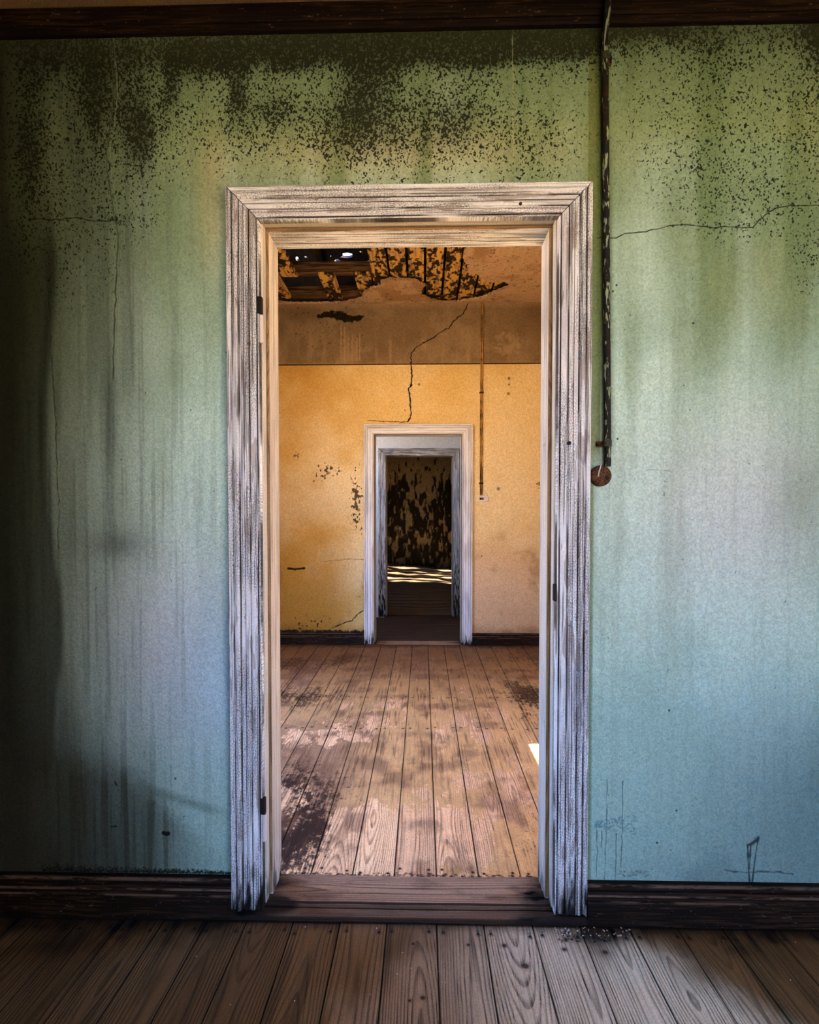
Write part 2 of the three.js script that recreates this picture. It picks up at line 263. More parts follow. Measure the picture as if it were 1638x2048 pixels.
// --- crackled paint on casings and linings: u runs across (metres), v along
const paintwork = (s, wear, damp = 0.16) => new Paint(768, 1792, 0, 0, 0.375, 2.5, (x, y, c) => {
  const gu = x % 0.125;
  c[0] = 0.71; c[1] = 0.75; c[2] = 0.75;
  const f = vn(x * 800, y * 9, s), f2 = fbm(x * 240, y * 3, s + 3, 3), b = fbm(x * 30, y * 4, s + 7, 4);
  mix3(c, [0.46, 0.46, 0.47], 0.7 * ss(0.45, 0.75, b));
  mix3(c, [0.84, 0.83, 0.82], 0.6 * ss(0.62, 0.8, fbm(x * 60, y * 5, s + 17, 3)));
  const [w1, w2] = worley(x * 170, y * 105, s + 23), crack = ss(0.17, 0.04, w2 - w1) * ss(0.44, 0.62, fbm(x * 26, y * 3.2, s + 29, 3) + 0.12 * wear);
  mix3(c, [0.05, 0.040, 0.030], 0.75 * crack * wear);
  const split = ss(0.64, 0.72, f2 * 0.6 + f * 0.4 + 0.05 * wear);
  mix3(c, [0.045, 0.032, 0.022], 0.8 * split * wear);
  const peel = ss(0.66, 0.70, fbm(x * 55, y * 8, s + 37, 4) + 0.03 * wear);
  mix3(c, [0.20, 0.155, 0.12], 0.6 * peel * wear);
  const k = 0.85 + 0.3 * vn(x * 500, y * 500, s + 41); c[0] *= k; c[1] *= k; c[2] *= k;
  // the foot: paint lost, wood black with damp
  let groove = 0;  // shade in the moulding grooves painted dark
  for (const [g0, gw] of [[0.0175, 0.0022], [0.0245, 0.001], [0.039, 0.0026], [0.0555, 0.0012], [0.072, 0.0020], [0.0963, 0.0026], [0.1045, 0.0016]]) groove = Math.max(groove, ss(gw * 1.3, gw * 0.4, Math.abs(gu - g0)) * ss(0.30, 0.55, fbm(y * 6, g0 * 900, s + 61, 4)));
  mix3(c, [0.022, 0.015, 0.010], 0.92 * groove * Math.min(1, wear * 1.3));
  const foot = ss(damp, 0.0, y + (fbm(x * 70, y * 14, s + 51, 4) - 0.45) * damp * 1.9);
  mix3(c, [0.012, 0.010, 0.008], foot);
  c[3] = 0.7 - 0.5 * crack * wear - 0.4 * split - 0.3 * peel - 0.4 * foot + 0.1 * f;
});
M.trim = mat(paintwork(401, 0.85), 0.0035, 0.75);
M.trimTwo = mat(paintwork(451, 0.2), 0.002, 0.75);
M.trimThree = mat(paintwork(471, 0.8, 1.1), 0.002, 0.75);
M.lining = mat(paintwork(481, 0.3), 0.0015, 0.7, { color: new THREE.Color(0.76, 0.69, 0.57) });

// --- dark stained mouldings
M.dark = mat(new Paint(1024, 256, 0, 0, 2.4, 0.25, (x, y, c) => {
  const f = fbm(x * 12, y * 260, 503, 4), b = fbm(x * 4, y * 14, 511, 4);
  c[0] = 0.009; c[1] = 0.0055; c[2] = 0.0035;
  mix3(c, [0.06, 0.032, 0.016], 0.55 * ss(0.5, 0.75, 0.6 * f + 0.4 * b));
  mix3(c, [0.26, 0.16, 0.10], 0.5 * ss(0.80, 0.85, fbm(x * 70, y * 240, 521, 3) + 0.1 * (b - 0.5)));
  for (const [r0, w] of [[0.1165, 0.0045], [0.1375, 0.006], [0.176, 0.009]]) mix3(c, [0.15, 0.095, 0.06], 0.85 * ss(w, w * 0.3, Math.abs(y - r0)) * ss(0.34, 0.60, fbm(x * 9, r0 * 300, 525, 4) * 0.6 + 0.4 * fbm(x * 60, y * 300, 527, 3)));  // worn ledges, with highlights on the profile painted lighter
  c[3] = f;
}), 0.002, 0.6);

// --- boards
function grain(lx, z, id, c, light, darkc, strength = 1) {         // lx across the board from its middle, z along it
  const wob = (fbm(z * 1.1, id * 3.7, 601, 3) - 0.5) * 0.05, flip = hash(id, 5, 603) * 0.06 - 0.03;
  const d = 0.012 + 0.05 * Math.abs(fbm(z * 0.9 + id * 7.3, id, 607, 2) - 0.5 + 0.35 * (hash(id, 9, 611) - 0.5));
  const R = Math.hypot((lx + wob + flip) * 0.9, d * 2.2) + 0.004 * fbm(lx * 30, z * 3, 613 + id, 2);
  let q = R / 0.0062; q -= Math.floor(q);
  const ring = ss(0.45, 0.85, q) * ss(1.0, 0.92, q), fib = vn(lx * 700, z * 7, 617 + id), fib2 = fbm(lx * 160, z * 2.2, 619 + id, 3);
  for (let m = 0; m < 3; m++) c[m] = light[m] * (0.80 + 0.4 * fib2);
  mix3(c, darkc, strength * (0.62 * ring * (0.5 + 0.7 * fib) + 0.30 * ss(0.55, 0.95, fib)));
  c[3] = 0.75 - 0.35 * ring - 0.25 * fib;
}
const SEAMS = [-2.34, -2.17, -2.01, -1.86, -1.71, -1.56, -1.41, -1.265, -1.12, -0.98, -0.845, -0.705, -0.573, -0.421, -0.268, -0.116, 0.0445, 0.196, 0.352, 0.504, 0.659, 0.813, 0.955, 1.11, 1.26, 1.41, 1.56, 1.71, 1.86];
const boardAt = (seams, x) => { let i = 0; while (i < seams.length - 2 && x > seams[i + 1]) i++; return i; };
const frontFloor = new Paint(2048, 1024, -1.6, -0.05, 3.1, 1.4, (x, z, c) => {
  const i = boardAt(SEAMS, x), mid = (SEAMS[i] + SEAMS[i + 1]) / 2, t = hash(i, 1, 631);
  const n = fbm(x * 6, z * 5, 641, 4), st = fbm(x * 40, z * 2.5, 643, 3);
  const paleOval = ss(1.12, 0.80, Math.hypot((x - 0.34) / 0.66, (z - 0.80) / 0.80) + (n - 0.5) * 0.35) ;  // paler grey oval in the middle, browner boards round it
  const light = [0.14, 0.080, 0.032].map((v) => v * (0.75 + 0.6 * t));
  mix3(light, [0.68, 0.57, 0.40], paleOval * mix(0.45, 1, ss(-0.05, 0.45, x + (n - 0.5) * 0.3)));
  mix3(light, [0.36, 0.22, 0.12], 0.75 * paleOval * ss(0.32, -0.1, x));
  grain(x - mid, z, i, c, light, [0.028, 0.018, 0.012], mix(0.75, 1, paleOval));
  mix3(c, [0.012, 0.009, 0.007], 0.85 * ss(0.16, 0.03, z + (fbm(x * 13, z * 13, 647, 3) - 0.5) * 0.16) * mix(1, 0.0, ss(0.62, 0.5, Math.abs(x + 0.05))) + 0.45 * ss(0.55, 0.75, st) * (1 - paleOval));
  mix3(c, [0.012, 0.009, 0.007], 0.7 * gauss(x, z, -1.13, 0.16, 0.09, 0.05) + 0.6 * gauss(x, z, 0.5, 0.09, 0.07, 0.02) + 0.5 * ss(0.6, 0.78, n) * ss(-0.6, -1.1, x));
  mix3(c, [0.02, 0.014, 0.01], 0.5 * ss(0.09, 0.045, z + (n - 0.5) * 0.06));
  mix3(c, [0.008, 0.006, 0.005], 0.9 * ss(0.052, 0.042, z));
  const k = 0.78 + 0.44 * vn(x * 520, z * 520, 651); c[0] *= k; c[1] *= k; c[2] *= k;
  const e = Math.min(x - SEAMS[i], SEAMS[i + 1] - x);
  mix3(c, [0.01, 0.008, 0.006], 0.75 * ss(0.004, 0.001, e));
});
const KNOTS = [[0.14, 0.13, 0.006], [0.25, 0.13, 0.009], [0.00, 0.33, 0.008], [-0.035, 0.34, 0.005], [0.43, 0.14, 0.008], [0.55, 0.15, 0.010], [-0.03, 0.13, 0.006], [0.30, 0.21, 0.012]];
for (const [a, b, r] of KNOTS) { frontFloor.dab(a, b, r * 1.9, [0.10, 0.065, 0.045], 0.55, 0, 0.9); frontFloor.dab(a, b, r, [0.02, 0.013, 0.009], 0.85, -0.2, 0.5); }
const FRONT_NAILS = [];
for (let i = 7; i < SEAMS.length - 4; i++) for (const s of [-1, 1]) FRONT_NAILS.push([SEAMS[i] + s * rnd(0.015, 0.026), 0.082 + rnd(-0.008, 0.008), s < 0 ? i - 1 : i]);
for (const [a, b] of FRONT_NAILS) { frontFloor.dab(a, b + 0.004, 0.011, [0.015, 0.010, 0.008], 0.75, 0, 0.9); frontFloor.dab(a, b - 0.012, 0.008, [0.015, 0.010, 0.008], 0.55, 0, 0.9); }
for (let i = 0; i < 90; i++) frontFloor.dab(rnd(0.42, 0.58), 0.06 + rnd(0, 0.05), rnd(0.002, 0.006), [0.012, 0.008, 0.006], 0.8);
M.frontFloor = mat(frontFloor, 0.003, 0.72);

const SEAMS2 = []; for (let i = -15; i <= 13; i++) SEAMS2.push(0.05 + i * 0.1545);
const fan = (x, z) => x * (1 + 0.022 * Math.max(0, -z - 0.16)) + 0.0;     // the boards spread a little towards the far wall
const unfan = (x, z) => x / (1 + 0.022 * Math.max(0, -z - 0.16));
const roomFloor = new Paint(2048, 2048, -1.75, -4.4, 3.2, 4.3, (x, z, c) => {
  const u = unfan(x, z), i = boardAt(SEAMS2, u), mid = (SEAMS2[i] + SEAMS2[i + 1]) / 2, t = hash(i, 1, 731), lx = u - mid;
  const n = fbm(x * 4, z * 2.6, 741, 5), n2 = fbm(x * 9, z * 5, 743, 4), fine = fbm(x * 60, z * 40, 745, 3);
  const light = [0.90, 0.56, 0.28].map((v) => v * (0.82 + 0.36 * t));
  grain(lx, z, i + 40, c, light, [0.20, 0.09, 0.045], 1);
  // a film of blown sand, worn off in patches
  const film = ss(0.41, 0.51, 0.5 + (n - 0.5) * 0.9 + (n2 - 0.5) * 0.75 + 0.13 * ss(-0.75, -1.2, z) + 0.28 * ss(0.24, 0.42, x) * ss(-1.2, -0.5, z) - 0.15 * ss(-1.2, -0.25, z) * ss(0.3, 0.15, x) - 0.02 * Math.abs(lx) / 0.07 + (fine - 0.5) * 0.30 + (vn(x * 300, z * 260, 747) - 0.5) * 0.10);
  const sandc = [0.58, 0.35, 0.125]; mix3(sandc, [0.22, 0.12, 0.055], ss(-0.12, -0.50, x + (n2 - 0.5) * 0.2) * ss(-2.4, -1.4, z));
  const mott = fbm(x * 14, z * 10, 749, 4); for (let m = 0; m < 3; m++) sandc[m] *= 0.72 + 0.56 * mott;
  mix3(c, sandc, 0.80 * film); c[3] = mix(c[3], 0.8, film);
  // dark damp stains, then the dimmer far end painted darker
  let d = 1.15 * gauss(x, z, -0.50, -0.42, 0.16, 0.30) + 0.85 * gauss(x, z, -0.62, -0.95, 0.22, 0.3) + 0.9 * gauss(x, z, -1.35, -3.4, 0.5, 0.35) + 0.75 * gauss(x, z, -1.0, -2.4, 0.35, 0.4) + 1.0 * gauss(x, z, 0.80, -2.5, 0.20, 0.6) + 0.8 * gauss(x, z, 1.1, -3.7, 0.3, 0.4) + 0.7 * gauss(x, z, -0.75, -3.6, 0.2, 0.35);
  d += 1.1 * ss(-4.0, -4.3, z) + 0.35 * gauss(x, z, 0.45, -0.4, 0.09, 0.35) * 0.9;
  const along = fbm(x * 120, z * 5, 755, 3), dk = ss(0.38, 0.74, d * 0.66 + (n2 - 0.5) * 0.55 + (fine - 0.5) * 0.55 + (along - 0.5) * 0.4 + (vn(x * 200, z * 170, 757) - 0.5) * 0.25 + 0.10);
  mix3(c, [0.022, 0.009, 0.006], 0.95 * dk);
  mix3(c, [0.10, 0.045, 0.022], 0.55 * ss(0.54, 0.74, 0.5 * along + 0.5 * n2) * ss(-0.6, -1.4, z));
  mix3(c, [0.11, 0.05, 0.022], 0.78 * ss(-1.7, -3.9, z + (n - 0.5) * 0.8));  // light fading towards the far wall, put into the board colour
  const sp = ss(0.70, 0.76, fbm(x * 90, z * 60, 751, 2)) * (gauss(x, z, 0.50, -0.45, 0.09, 0.35) + 0.25 * ss(-2.5, -3.5, z));
  mix3(c, [0.03, 0.016, 0.010], 0.8 * sp);
  mix3(c, [0.16, 0.08, 0.04], 0.55 * ss(0.52, 0.76, fbm(x * 7, z * 5, 763, 5)) + 0.35 * ss(0.58, 0.8, along));
  const k = 0.72 + 0.56 * vn(x * 430, z * 330, 761); c[0] *= k; c[1] *= k; c[2] *= k;
  const e = Math.min(u - SEAMS2[i], SEAMS2[i + 1] - u);
  mix3(c, [0.018, 0.010, 0.007], 0.8 * ss(0.0045, 0.0015, e) * (1 - 0.4 * film));
});
const ROOM_NAILS = [];
for (const z of [-0.235, -1.75, -2.4, -3.25]) for (let i = 5; i < SEAMS2.length - 4; i++) for (const s of [-1, 1]) ROOM_NAILS.push([fan(SEAMS2[i] + s * rnd(0.018, 0.035), z), z + rnd(-0.02, 0.02), s < 0 ? i - 1 : i]);
for (const [a, b] of ROOM_NAILS) roomFloor.dab(a, b, b > -1 ? 0.010 : 0.014, [0.02, 0.011, 0.008], 0.75, 0, 0.9);
for (let i = 0; i < 260; i++) roomFloor.dab(rnd(-0.52, 0.42), -0.19 - Math.abs(rnd(-0.02, 0.02)) - 0.02 * rnd(), rnd(0.003, 0.009), [0.015, 0.009, 0.007], 0.7);
M.roomFloor = mat(roomFloor, 0.003, 0.78);

M.board = mat(new Paint(512, 1024, 0, 0, 0.6, 2.4, (x, z, c) => {       // loose weathered timber
  const i = Math.floor(x / 0.15); grain(x - (i + 0.5) * 0.15, z, i + 90, c, [0.30, 0.185, 0.085], [0.08, 0.045, 0.02], 1);
  const k = 0.8 + 0.4 * vn(x * 400, z * 300, 801); c[0] *= k; c[1] *= k; c[2] *= k;
}), 0.002, 0.8);
M.threshold = mat(new Paint(1024, 256, -0.7, 0, 1.4, 0.35, (x, y, c) => {
  grain(y - 0.1, x * 0.8, 121, c, [0.36, 0.215, 0.125], [0.055, 0.030, 0.015], 1);
  const n = fbm(x * 8, y * 20, 811, 4);
  mix3(c, [0.05, 0.03, 0.02], 0.6 * ss(0.185, 0.20, y + (n - 0.5) * 0.01));
  mix3(c, [0.01, 0.007, 0.005], 0.9 * ss(0.007, 0.003, Math.abs(y - 0.190 - (n - 0.5) * 0.006)) + 0.8 * ss(0.236, 0.246, y));
  mix3(c, [0.016, 0.011, 0.008], 0.95 * Math.max(ss(-0.33, -0.50, x + (n - 0.5) * 0.4), ss(0.22, 0.44, x + (n - 0.5) * 0.4)) + 0.4 * ss(0.55, 0.8, n));
  const k = 0.8 + 0.4 * vn(x * 420, y * 420, 813); c[0] *= k; c[1] *= k; c[2] *= k;
}), 0.002, 0.75);
M.joist = mat(new Paint(256, 512, 0, 0, 0.3, 2.4, (x, y, c) => {
  const f = fbm(x * 120, y * 6, 831, 4); c[0] = 0.13; c[1] = 0.07; c[2] = 0.03; mix3(c, [0.03, 0.018, 0.010], ss(0.4, 0.65, f)); c[3] = f;
}), 0.004, 0.9);
M.ceiling = mat(new Paint(512, 512, 0, 0, 1.6, 1.6, (x, y, c) => {
  c[0] = 0.46; c[1] = 0.31; c[2] = 0.175; const n = fbm(x * 6, y * 6, 841, 5), g = vn(x * 160, y * 160, 843);
  mix3(c, [0.30, 0.17, 0.075], 0.8 * ss(0.45, 0.68, n)); mix3(c, [0.10, 0.05, 0.02], 0.7 * ss(0.70, 0.78, fbm(x * 34, y * 34, 845, 3)));
  const k = 0.75 + 0.5 * g; c[0] *= k; c[1] *= k; c[2] *= k; c[3] = 0.6 * g + 0.4 * n;
}), 0.008, 0.95);
M.passageFloor = mat(new Paint(256, 512, 0, 0, 1.2, 2.4, (x, z, c) => {
  const i = Math.floor(x / 0.12); grain(x - (i + 0.5) * 0.12, z, i + 150, c, [0.055, 0.030, 0.015], [0.012, 0.007, 0.005], 1);
}), 0.002, 0.85);
M.sand = mat(new Paint(512, 512, 0, 0, 1.5, 1.5, (x, y, c) => {
  const n = fbm(x * 5, y * 5, 901, 4), k = (0.85 + 0.3 * vn(x * 300, y * 300, 903)) * (0.85 + 0.3 * n); c[0] = 0.14 * k; c[1] = 0.098 * k; c[2] = 0.062 * k; c[3] = n;
}), 0.004, 0.95);
M.ground = new THREE.MeshStandardMaterial({ color: new THREE.Color(0.52, 0.36, 0.20), roughness: 1 });
M.outside = new THREE.MeshStandardMaterial({ color: new THREE.Color(0.5, 0.4, 0.28), roughness: 1 });
M.roof = mat(new Paint(256, 256, 0, 0, 1, 1, (x, y, c) => { const n = fbm(x * 9, y * 9, 911, 4); c[0] = 0.09 * n + 0.02; c[1] = 0.06 * n + 0.016; c[2] = 0.05 * n + 0.014; c[3] = n; }), 0.003, 0.8);
M.pipe = mat(new Paint(128, 1024, 0, 0, 0.08, 2.0, (x, y, c) => {
  c[0] = 0.012; c[1] = 0.012; c[2] = 0.011; const n = fbm(x * 160, y * 40, 921, 4);
  mix3(c, [0.24, 0.30, 0.19], ss(0.60, 0.64, n + 0.05 * ss(2.2, 2.9, y)));
  mix3(c, [0.06, 0.03, 0.015], 0.4 * ss(0.62, 0.7, fbm(x * 120, y * 60, 923, 3))); c[3] = n;
}), 0.001, 0.55);
M.rust = mat(new Paint(128, 128, 0, 0, 0.1, 0.1, (x, y, c) => {
  const n = fbm(x * 90, y * 90, 931, 4); c[0] = 0.075; c[1] = 0.030; c[2] = 0.011; mix3(c, [0.34, 0.19, 0.10], ss(0.56, 0.70, n)); mix3(c, [0.010, 0.005, 0.003], ss(0.50, 0.40, n)); c[3] = n;
}), 0.002, 0.8, { metalness: 0.2 });
M.iron = new THREE.MeshPhysicalMaterial({ color: new THREE.Color(0.012, 0.010, 0.009), roughness: 0.7, specularIntensity: 0.3 });
M.bare = new THREE.MeshStandardMaterial({ color: new THREE.Color(0.55, 0.52, 0.48), roughness: 0.8 });
M.wire = mat(new Paint(64, 512, 0, 0, 0.1, 2.4, (x, y, c) => { const n = fbm(x * 60, y * 20, 941, 3); c[0] = 0.42; c[1] = 0.23; c[2] = 0.065; mix3(c, [0.06, 0.03, 0.01], ss(0.56, 0.66, n + 0.25 * ss(1.4, 1.9, y))); }), 0, 0.8);

// ---------------------------------------------------------------- builders
const numbered = (() => { const n = new Map(); return (s) => { const k = n.get(s) ?? 0; n.set(s, k + 1); return k ? s + '_' + String(k).padStart(3, '0') : s; }; })();
function obj(name, geometry, material, parent = scene, info) {
  const m = new THREE.Mesh(geometry, material); m.name = numbered(name); m.castShadow = m.receiveShadow = true; parent.add(m);
  if (info) Object.assign(m.userData, info);
  return m;
}
function group(name, info, position) { const g = new THREE.Group(); g.name = numbered(name); if (position) g.position.set(...position); g.userData = { ...info }; scene.add(g); return g; }
const structure = (label) => ({ kind: 'structure', label });
class Soup {                                                  // quads and triangles with their own uv
  constructor() { this.p = []; this.t = []; }
  tri(a, b, c, ua, ub, uc) { this.p.push(...a, ...b, ...c); this.t.push(...ua, ...ub, ...uc); }
  quad(a, b, c, d, ua, ub, uc, ud) { this.tri(a, b, c, ua, ub, uc); this.tri(a, c, d, ua, uc, ud); }
  geo() { const g = new THREE.BufferGeometry(); g.setAttribute('position', new THREE.Float32BufferAttribute(this.p, 3)); g.setAttribute('uv', new THREE.Float32BufferAttribute(this.t, 2)); g.computeVertexNormals(); return g; }
}
// Chamfered box; uv in metres, v along the axis `long`; uvAt may give the uv of a point instead.
function box(x0, x1, y0, y1, z0, z1, { c = 0.002, long = 1, uvAt, du = 0, dv = 0 } = {}) {
  const lo = [x0, y0, z0], hi = [x1, y1, z1], S = new Soup();
  c = Math.min(c, (x1 - x0) / 3, (y1 - y0) / 3, (z1 - z0) / 3);
  const pt = (s, axis) => s.map((q, i) => (i === axis ? (q > 0 ? hi[i] : lo[i]) : q > 0 ? hi[i] - c : lo[i] + c));
  const uvOf = (p, axis) => { if (uvAt) return uvAt(p, axis); const o = [0, 1, 2].filter((i) => i !== axis), v = o.includes(long) ? long : o[1], u = o.find((i) => i !== v); return [p[u] + du, p[v] + dv]; };
  const face = (points, axis, n) => {
    const e = (a, b) => [b[0] - a[0], b[1] - a[1], b[2] - a[2]], p = e(points[0], points[1]), q = e(points[0], points[2]);
    const w = [p[1] * q[2] - p[2] * q[1], p[2] * q[0] - p[0] * q[2], p[0] * q[1] - p[1] * q[0]];
    if (w[0] * n[0] + w[1] * n[1] + w[2] * n[2] < 0) points.reverse();
    const uv = points.map((k) => uvOf(k, axis));
    if (points.length === 4) S.quad(...points, ...uv); else S.tri(...points, ...uv);
  };
  for (let a = 0; a < 3; a++) for (const s of [-1, 1]) {
    const b = (a + 1) % 3, d = (a + 2) % 3, q = (i, j) => { const v = [0, 0, 0]; v[a] = s; v[b] = i; v[d] = j; return v; }, n = [0, 0, 0]; n[a] = s;
    face([[-1, -1], [1, -1], [1, 1], [-1, 1]].map(([i, j]) => pt(q(i, j), a)), a, n);
    for (const r of [-1, 1]) {                                // edge between faces a and b
      const m = (k) => { const v = [0, 0, 0]; v[a] = s; v[b] = r; v[d] = k; return v; }, nn = [0, 0, 0]; nn[a] = s; nn[b] = r;
      face([pt(m(-1), a), pt(m(1), a), pt(m(1), b), pt(m(-1), b)], a, nn);
    }
  }
  for (const i of [-1, 1]) for (const j of [-1, 1]) for (const k of [-1, 1]) face([0, 1, 2].map((a) => pt([i, j, k], a)), 1, [i, j, k]);
  return S.geo();
}
// A wall in the xy plane from z0 to z1 with rectangular holes [x0, x1, y0, y1].
function slab(x0, x1, y0, y1, z0, z1, holes = []) {
  const s = new THREE.Shape(); s.moveTo(x0, y0); s.lineTo(x1, y0); s.lineTo(x1, y1); s.lineTo(x0, y1); s.closePath();
  for (const [a, b, c, d] of holes) { const h = new THREE.Path(); h.moveTo(a, c); h.lineTo(a, d); h.lineTo(b, d); h.lineTo(b, c); h.closePath(); s.holes.push(h); }
  const g = new THREE.ExtrudeGeometry(s, { depth: z1 - z0, bevelEnabled: false }); g.translate(0, 0, z0); return g;
}
// The same standing along z: from x0 to x1, holes [z0, z1, y0, y1].
function sideSlab(z0, z1, y0, y1, x0, x1, holes = []) { const g = slab(-z1, -z0, y0, y1, x0, x1, holes.map(([a, b, c, d]) => [-b, -a, c, d])); g.rotateY(Math.PI / 2); return g; }

// ---------------------------------------------------------------- shell
const XL = -2.3, XR = 1.85, XW = 3.2, T = 0.16, CEIL = 3.68;
const Z2 = -4.33, Z3 = -6.17, Z4 = -9.15, ZB = 5.0;
const OPEN = [-0.545, 0.446, -0.1, 2.285];
{
  const w1 = group('wall_front', structure('pale green plaster wall around the nearest doorway, black mould along its top'));
  // opening to the floor: three sides of plaster round the doorway
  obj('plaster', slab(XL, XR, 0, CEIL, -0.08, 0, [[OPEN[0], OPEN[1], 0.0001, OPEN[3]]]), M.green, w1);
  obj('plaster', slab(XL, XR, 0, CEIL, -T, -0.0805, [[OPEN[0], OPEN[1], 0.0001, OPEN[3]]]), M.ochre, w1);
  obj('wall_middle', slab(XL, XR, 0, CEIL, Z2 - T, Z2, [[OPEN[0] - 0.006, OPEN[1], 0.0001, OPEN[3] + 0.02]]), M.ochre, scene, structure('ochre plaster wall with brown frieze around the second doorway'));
  obj('wall_far', slab(XL, XW, 0, CEIL, Z3 - T, Z3, [[OPEN[0], OPEN[1], 0.0001, OPEN[3]]]), M.pale, scene, structure('pale plaster wall around the third and smallest doorway'));
  obj('wall_end', slab(XL, XW, -0.2, 4.2, Z4 - T, Z4), M.mouldy, scene, structure('brown end wall blotched with black mould behind the sand drift'));
}
const ROOM2_SUN = [-1.50, -0.64, 1.05, 2.705];
{
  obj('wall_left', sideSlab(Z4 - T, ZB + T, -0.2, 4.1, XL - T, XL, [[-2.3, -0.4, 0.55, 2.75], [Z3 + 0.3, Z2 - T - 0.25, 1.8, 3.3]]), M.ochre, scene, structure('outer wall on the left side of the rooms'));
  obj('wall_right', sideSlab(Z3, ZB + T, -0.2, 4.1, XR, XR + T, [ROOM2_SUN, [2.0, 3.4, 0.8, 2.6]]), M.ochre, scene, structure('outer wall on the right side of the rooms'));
  obj('wall_right', sideSlab(Z4 - T, Z3, -0.2, 4.1, XW, XW + T), M.mouldy, scene, structure('outer wall on the right side of the sand-filled room'));
  for (const [name, x, za, zb, m, label] of [['wall_left', XL - T, Z4 - T, ZB + T, M.pale, 'upper part of the left outer wall under the roof'], ['wall_right', XR, Z3 - T, ZB + T, M.pale, 'upper part of the right outer wall under the roof'], ['wall_right', XW, Z4 - T, Z3, M.pale, 'upper part of the outer wall of the sand-filled room']]) {
    const s = new THREE.Shape(), top = (z) => 5.595 - 0.23 * Math.abs(z + 2.2); s.moveTo(-zb, Math.min(4.1, top(zb))); s.lineTo(-zb, top(zb)); if (zb > -2.2) s.lineTo(2.2, 5.595); s.lineTo(-za, top(za)); s.lineTo(-za, Math.min(4.1, top(za)));
    s.closePath(); const g = new THREE.ExtrudeGeometry(s, { depth: T, bevelEnabled: false }); g.rotateY(Math.PI / 2); g.translate(x, 0, 0); obj(name, g, m, scene, structure(label));
  }
  obj('wall_far', slab(XR + T, XW, CEIL, 4.68, Z3 - T, Z3), M.pale, scene, structure('upper outer wall of the sand-filled wing'));
  obj('wall_rear', slab(XL - T, XR + T, -0.2, 4.1, ZB, ZB + T, [[-0.4, 1.5, 0.8, 2.65]]), M.green, scene, structure('green plaster wall with a window behind the camera'));
  obj('wall_added_shade', slab(XL, XR, 0, CEIL, 1.12, 1.24, [[-0.66, XR - 0.12, 0.0001, 2.52]]), M.green, scene, structure('added unseen cross wall beside the camera, its wide opening shading the green wall'));  // unseen wall added to shade the left and top of the green wall
}
{
  const g = new THREE.PlaneGeometry(160, 160, 160, 160); g.rotateX(-Math.PI / 2);
  const p = g.attributes.position;
  for (let i = 0; i < p.count; i++) { const x = p.getX(i), z = p.getZ(i), r = Math.hypot(x, z + 2); p.setY(i, -0.25 + ss(12, 60, r) * 5 * (fbm(x * 0.03, z * 0.03, 991, 3) - 0.42) + 4.6 * ss(3.6, 11, x) * ss(34, 16, x) * ss(30, 12, Math.abs(z))); }  // last term: dune added on the right to cut low sky and bounce warm light
  g.computeVertexNormals();
  obj('ground', g, M.ground, scene, structure('open desert sand around the house with an added dune on the right'));
}

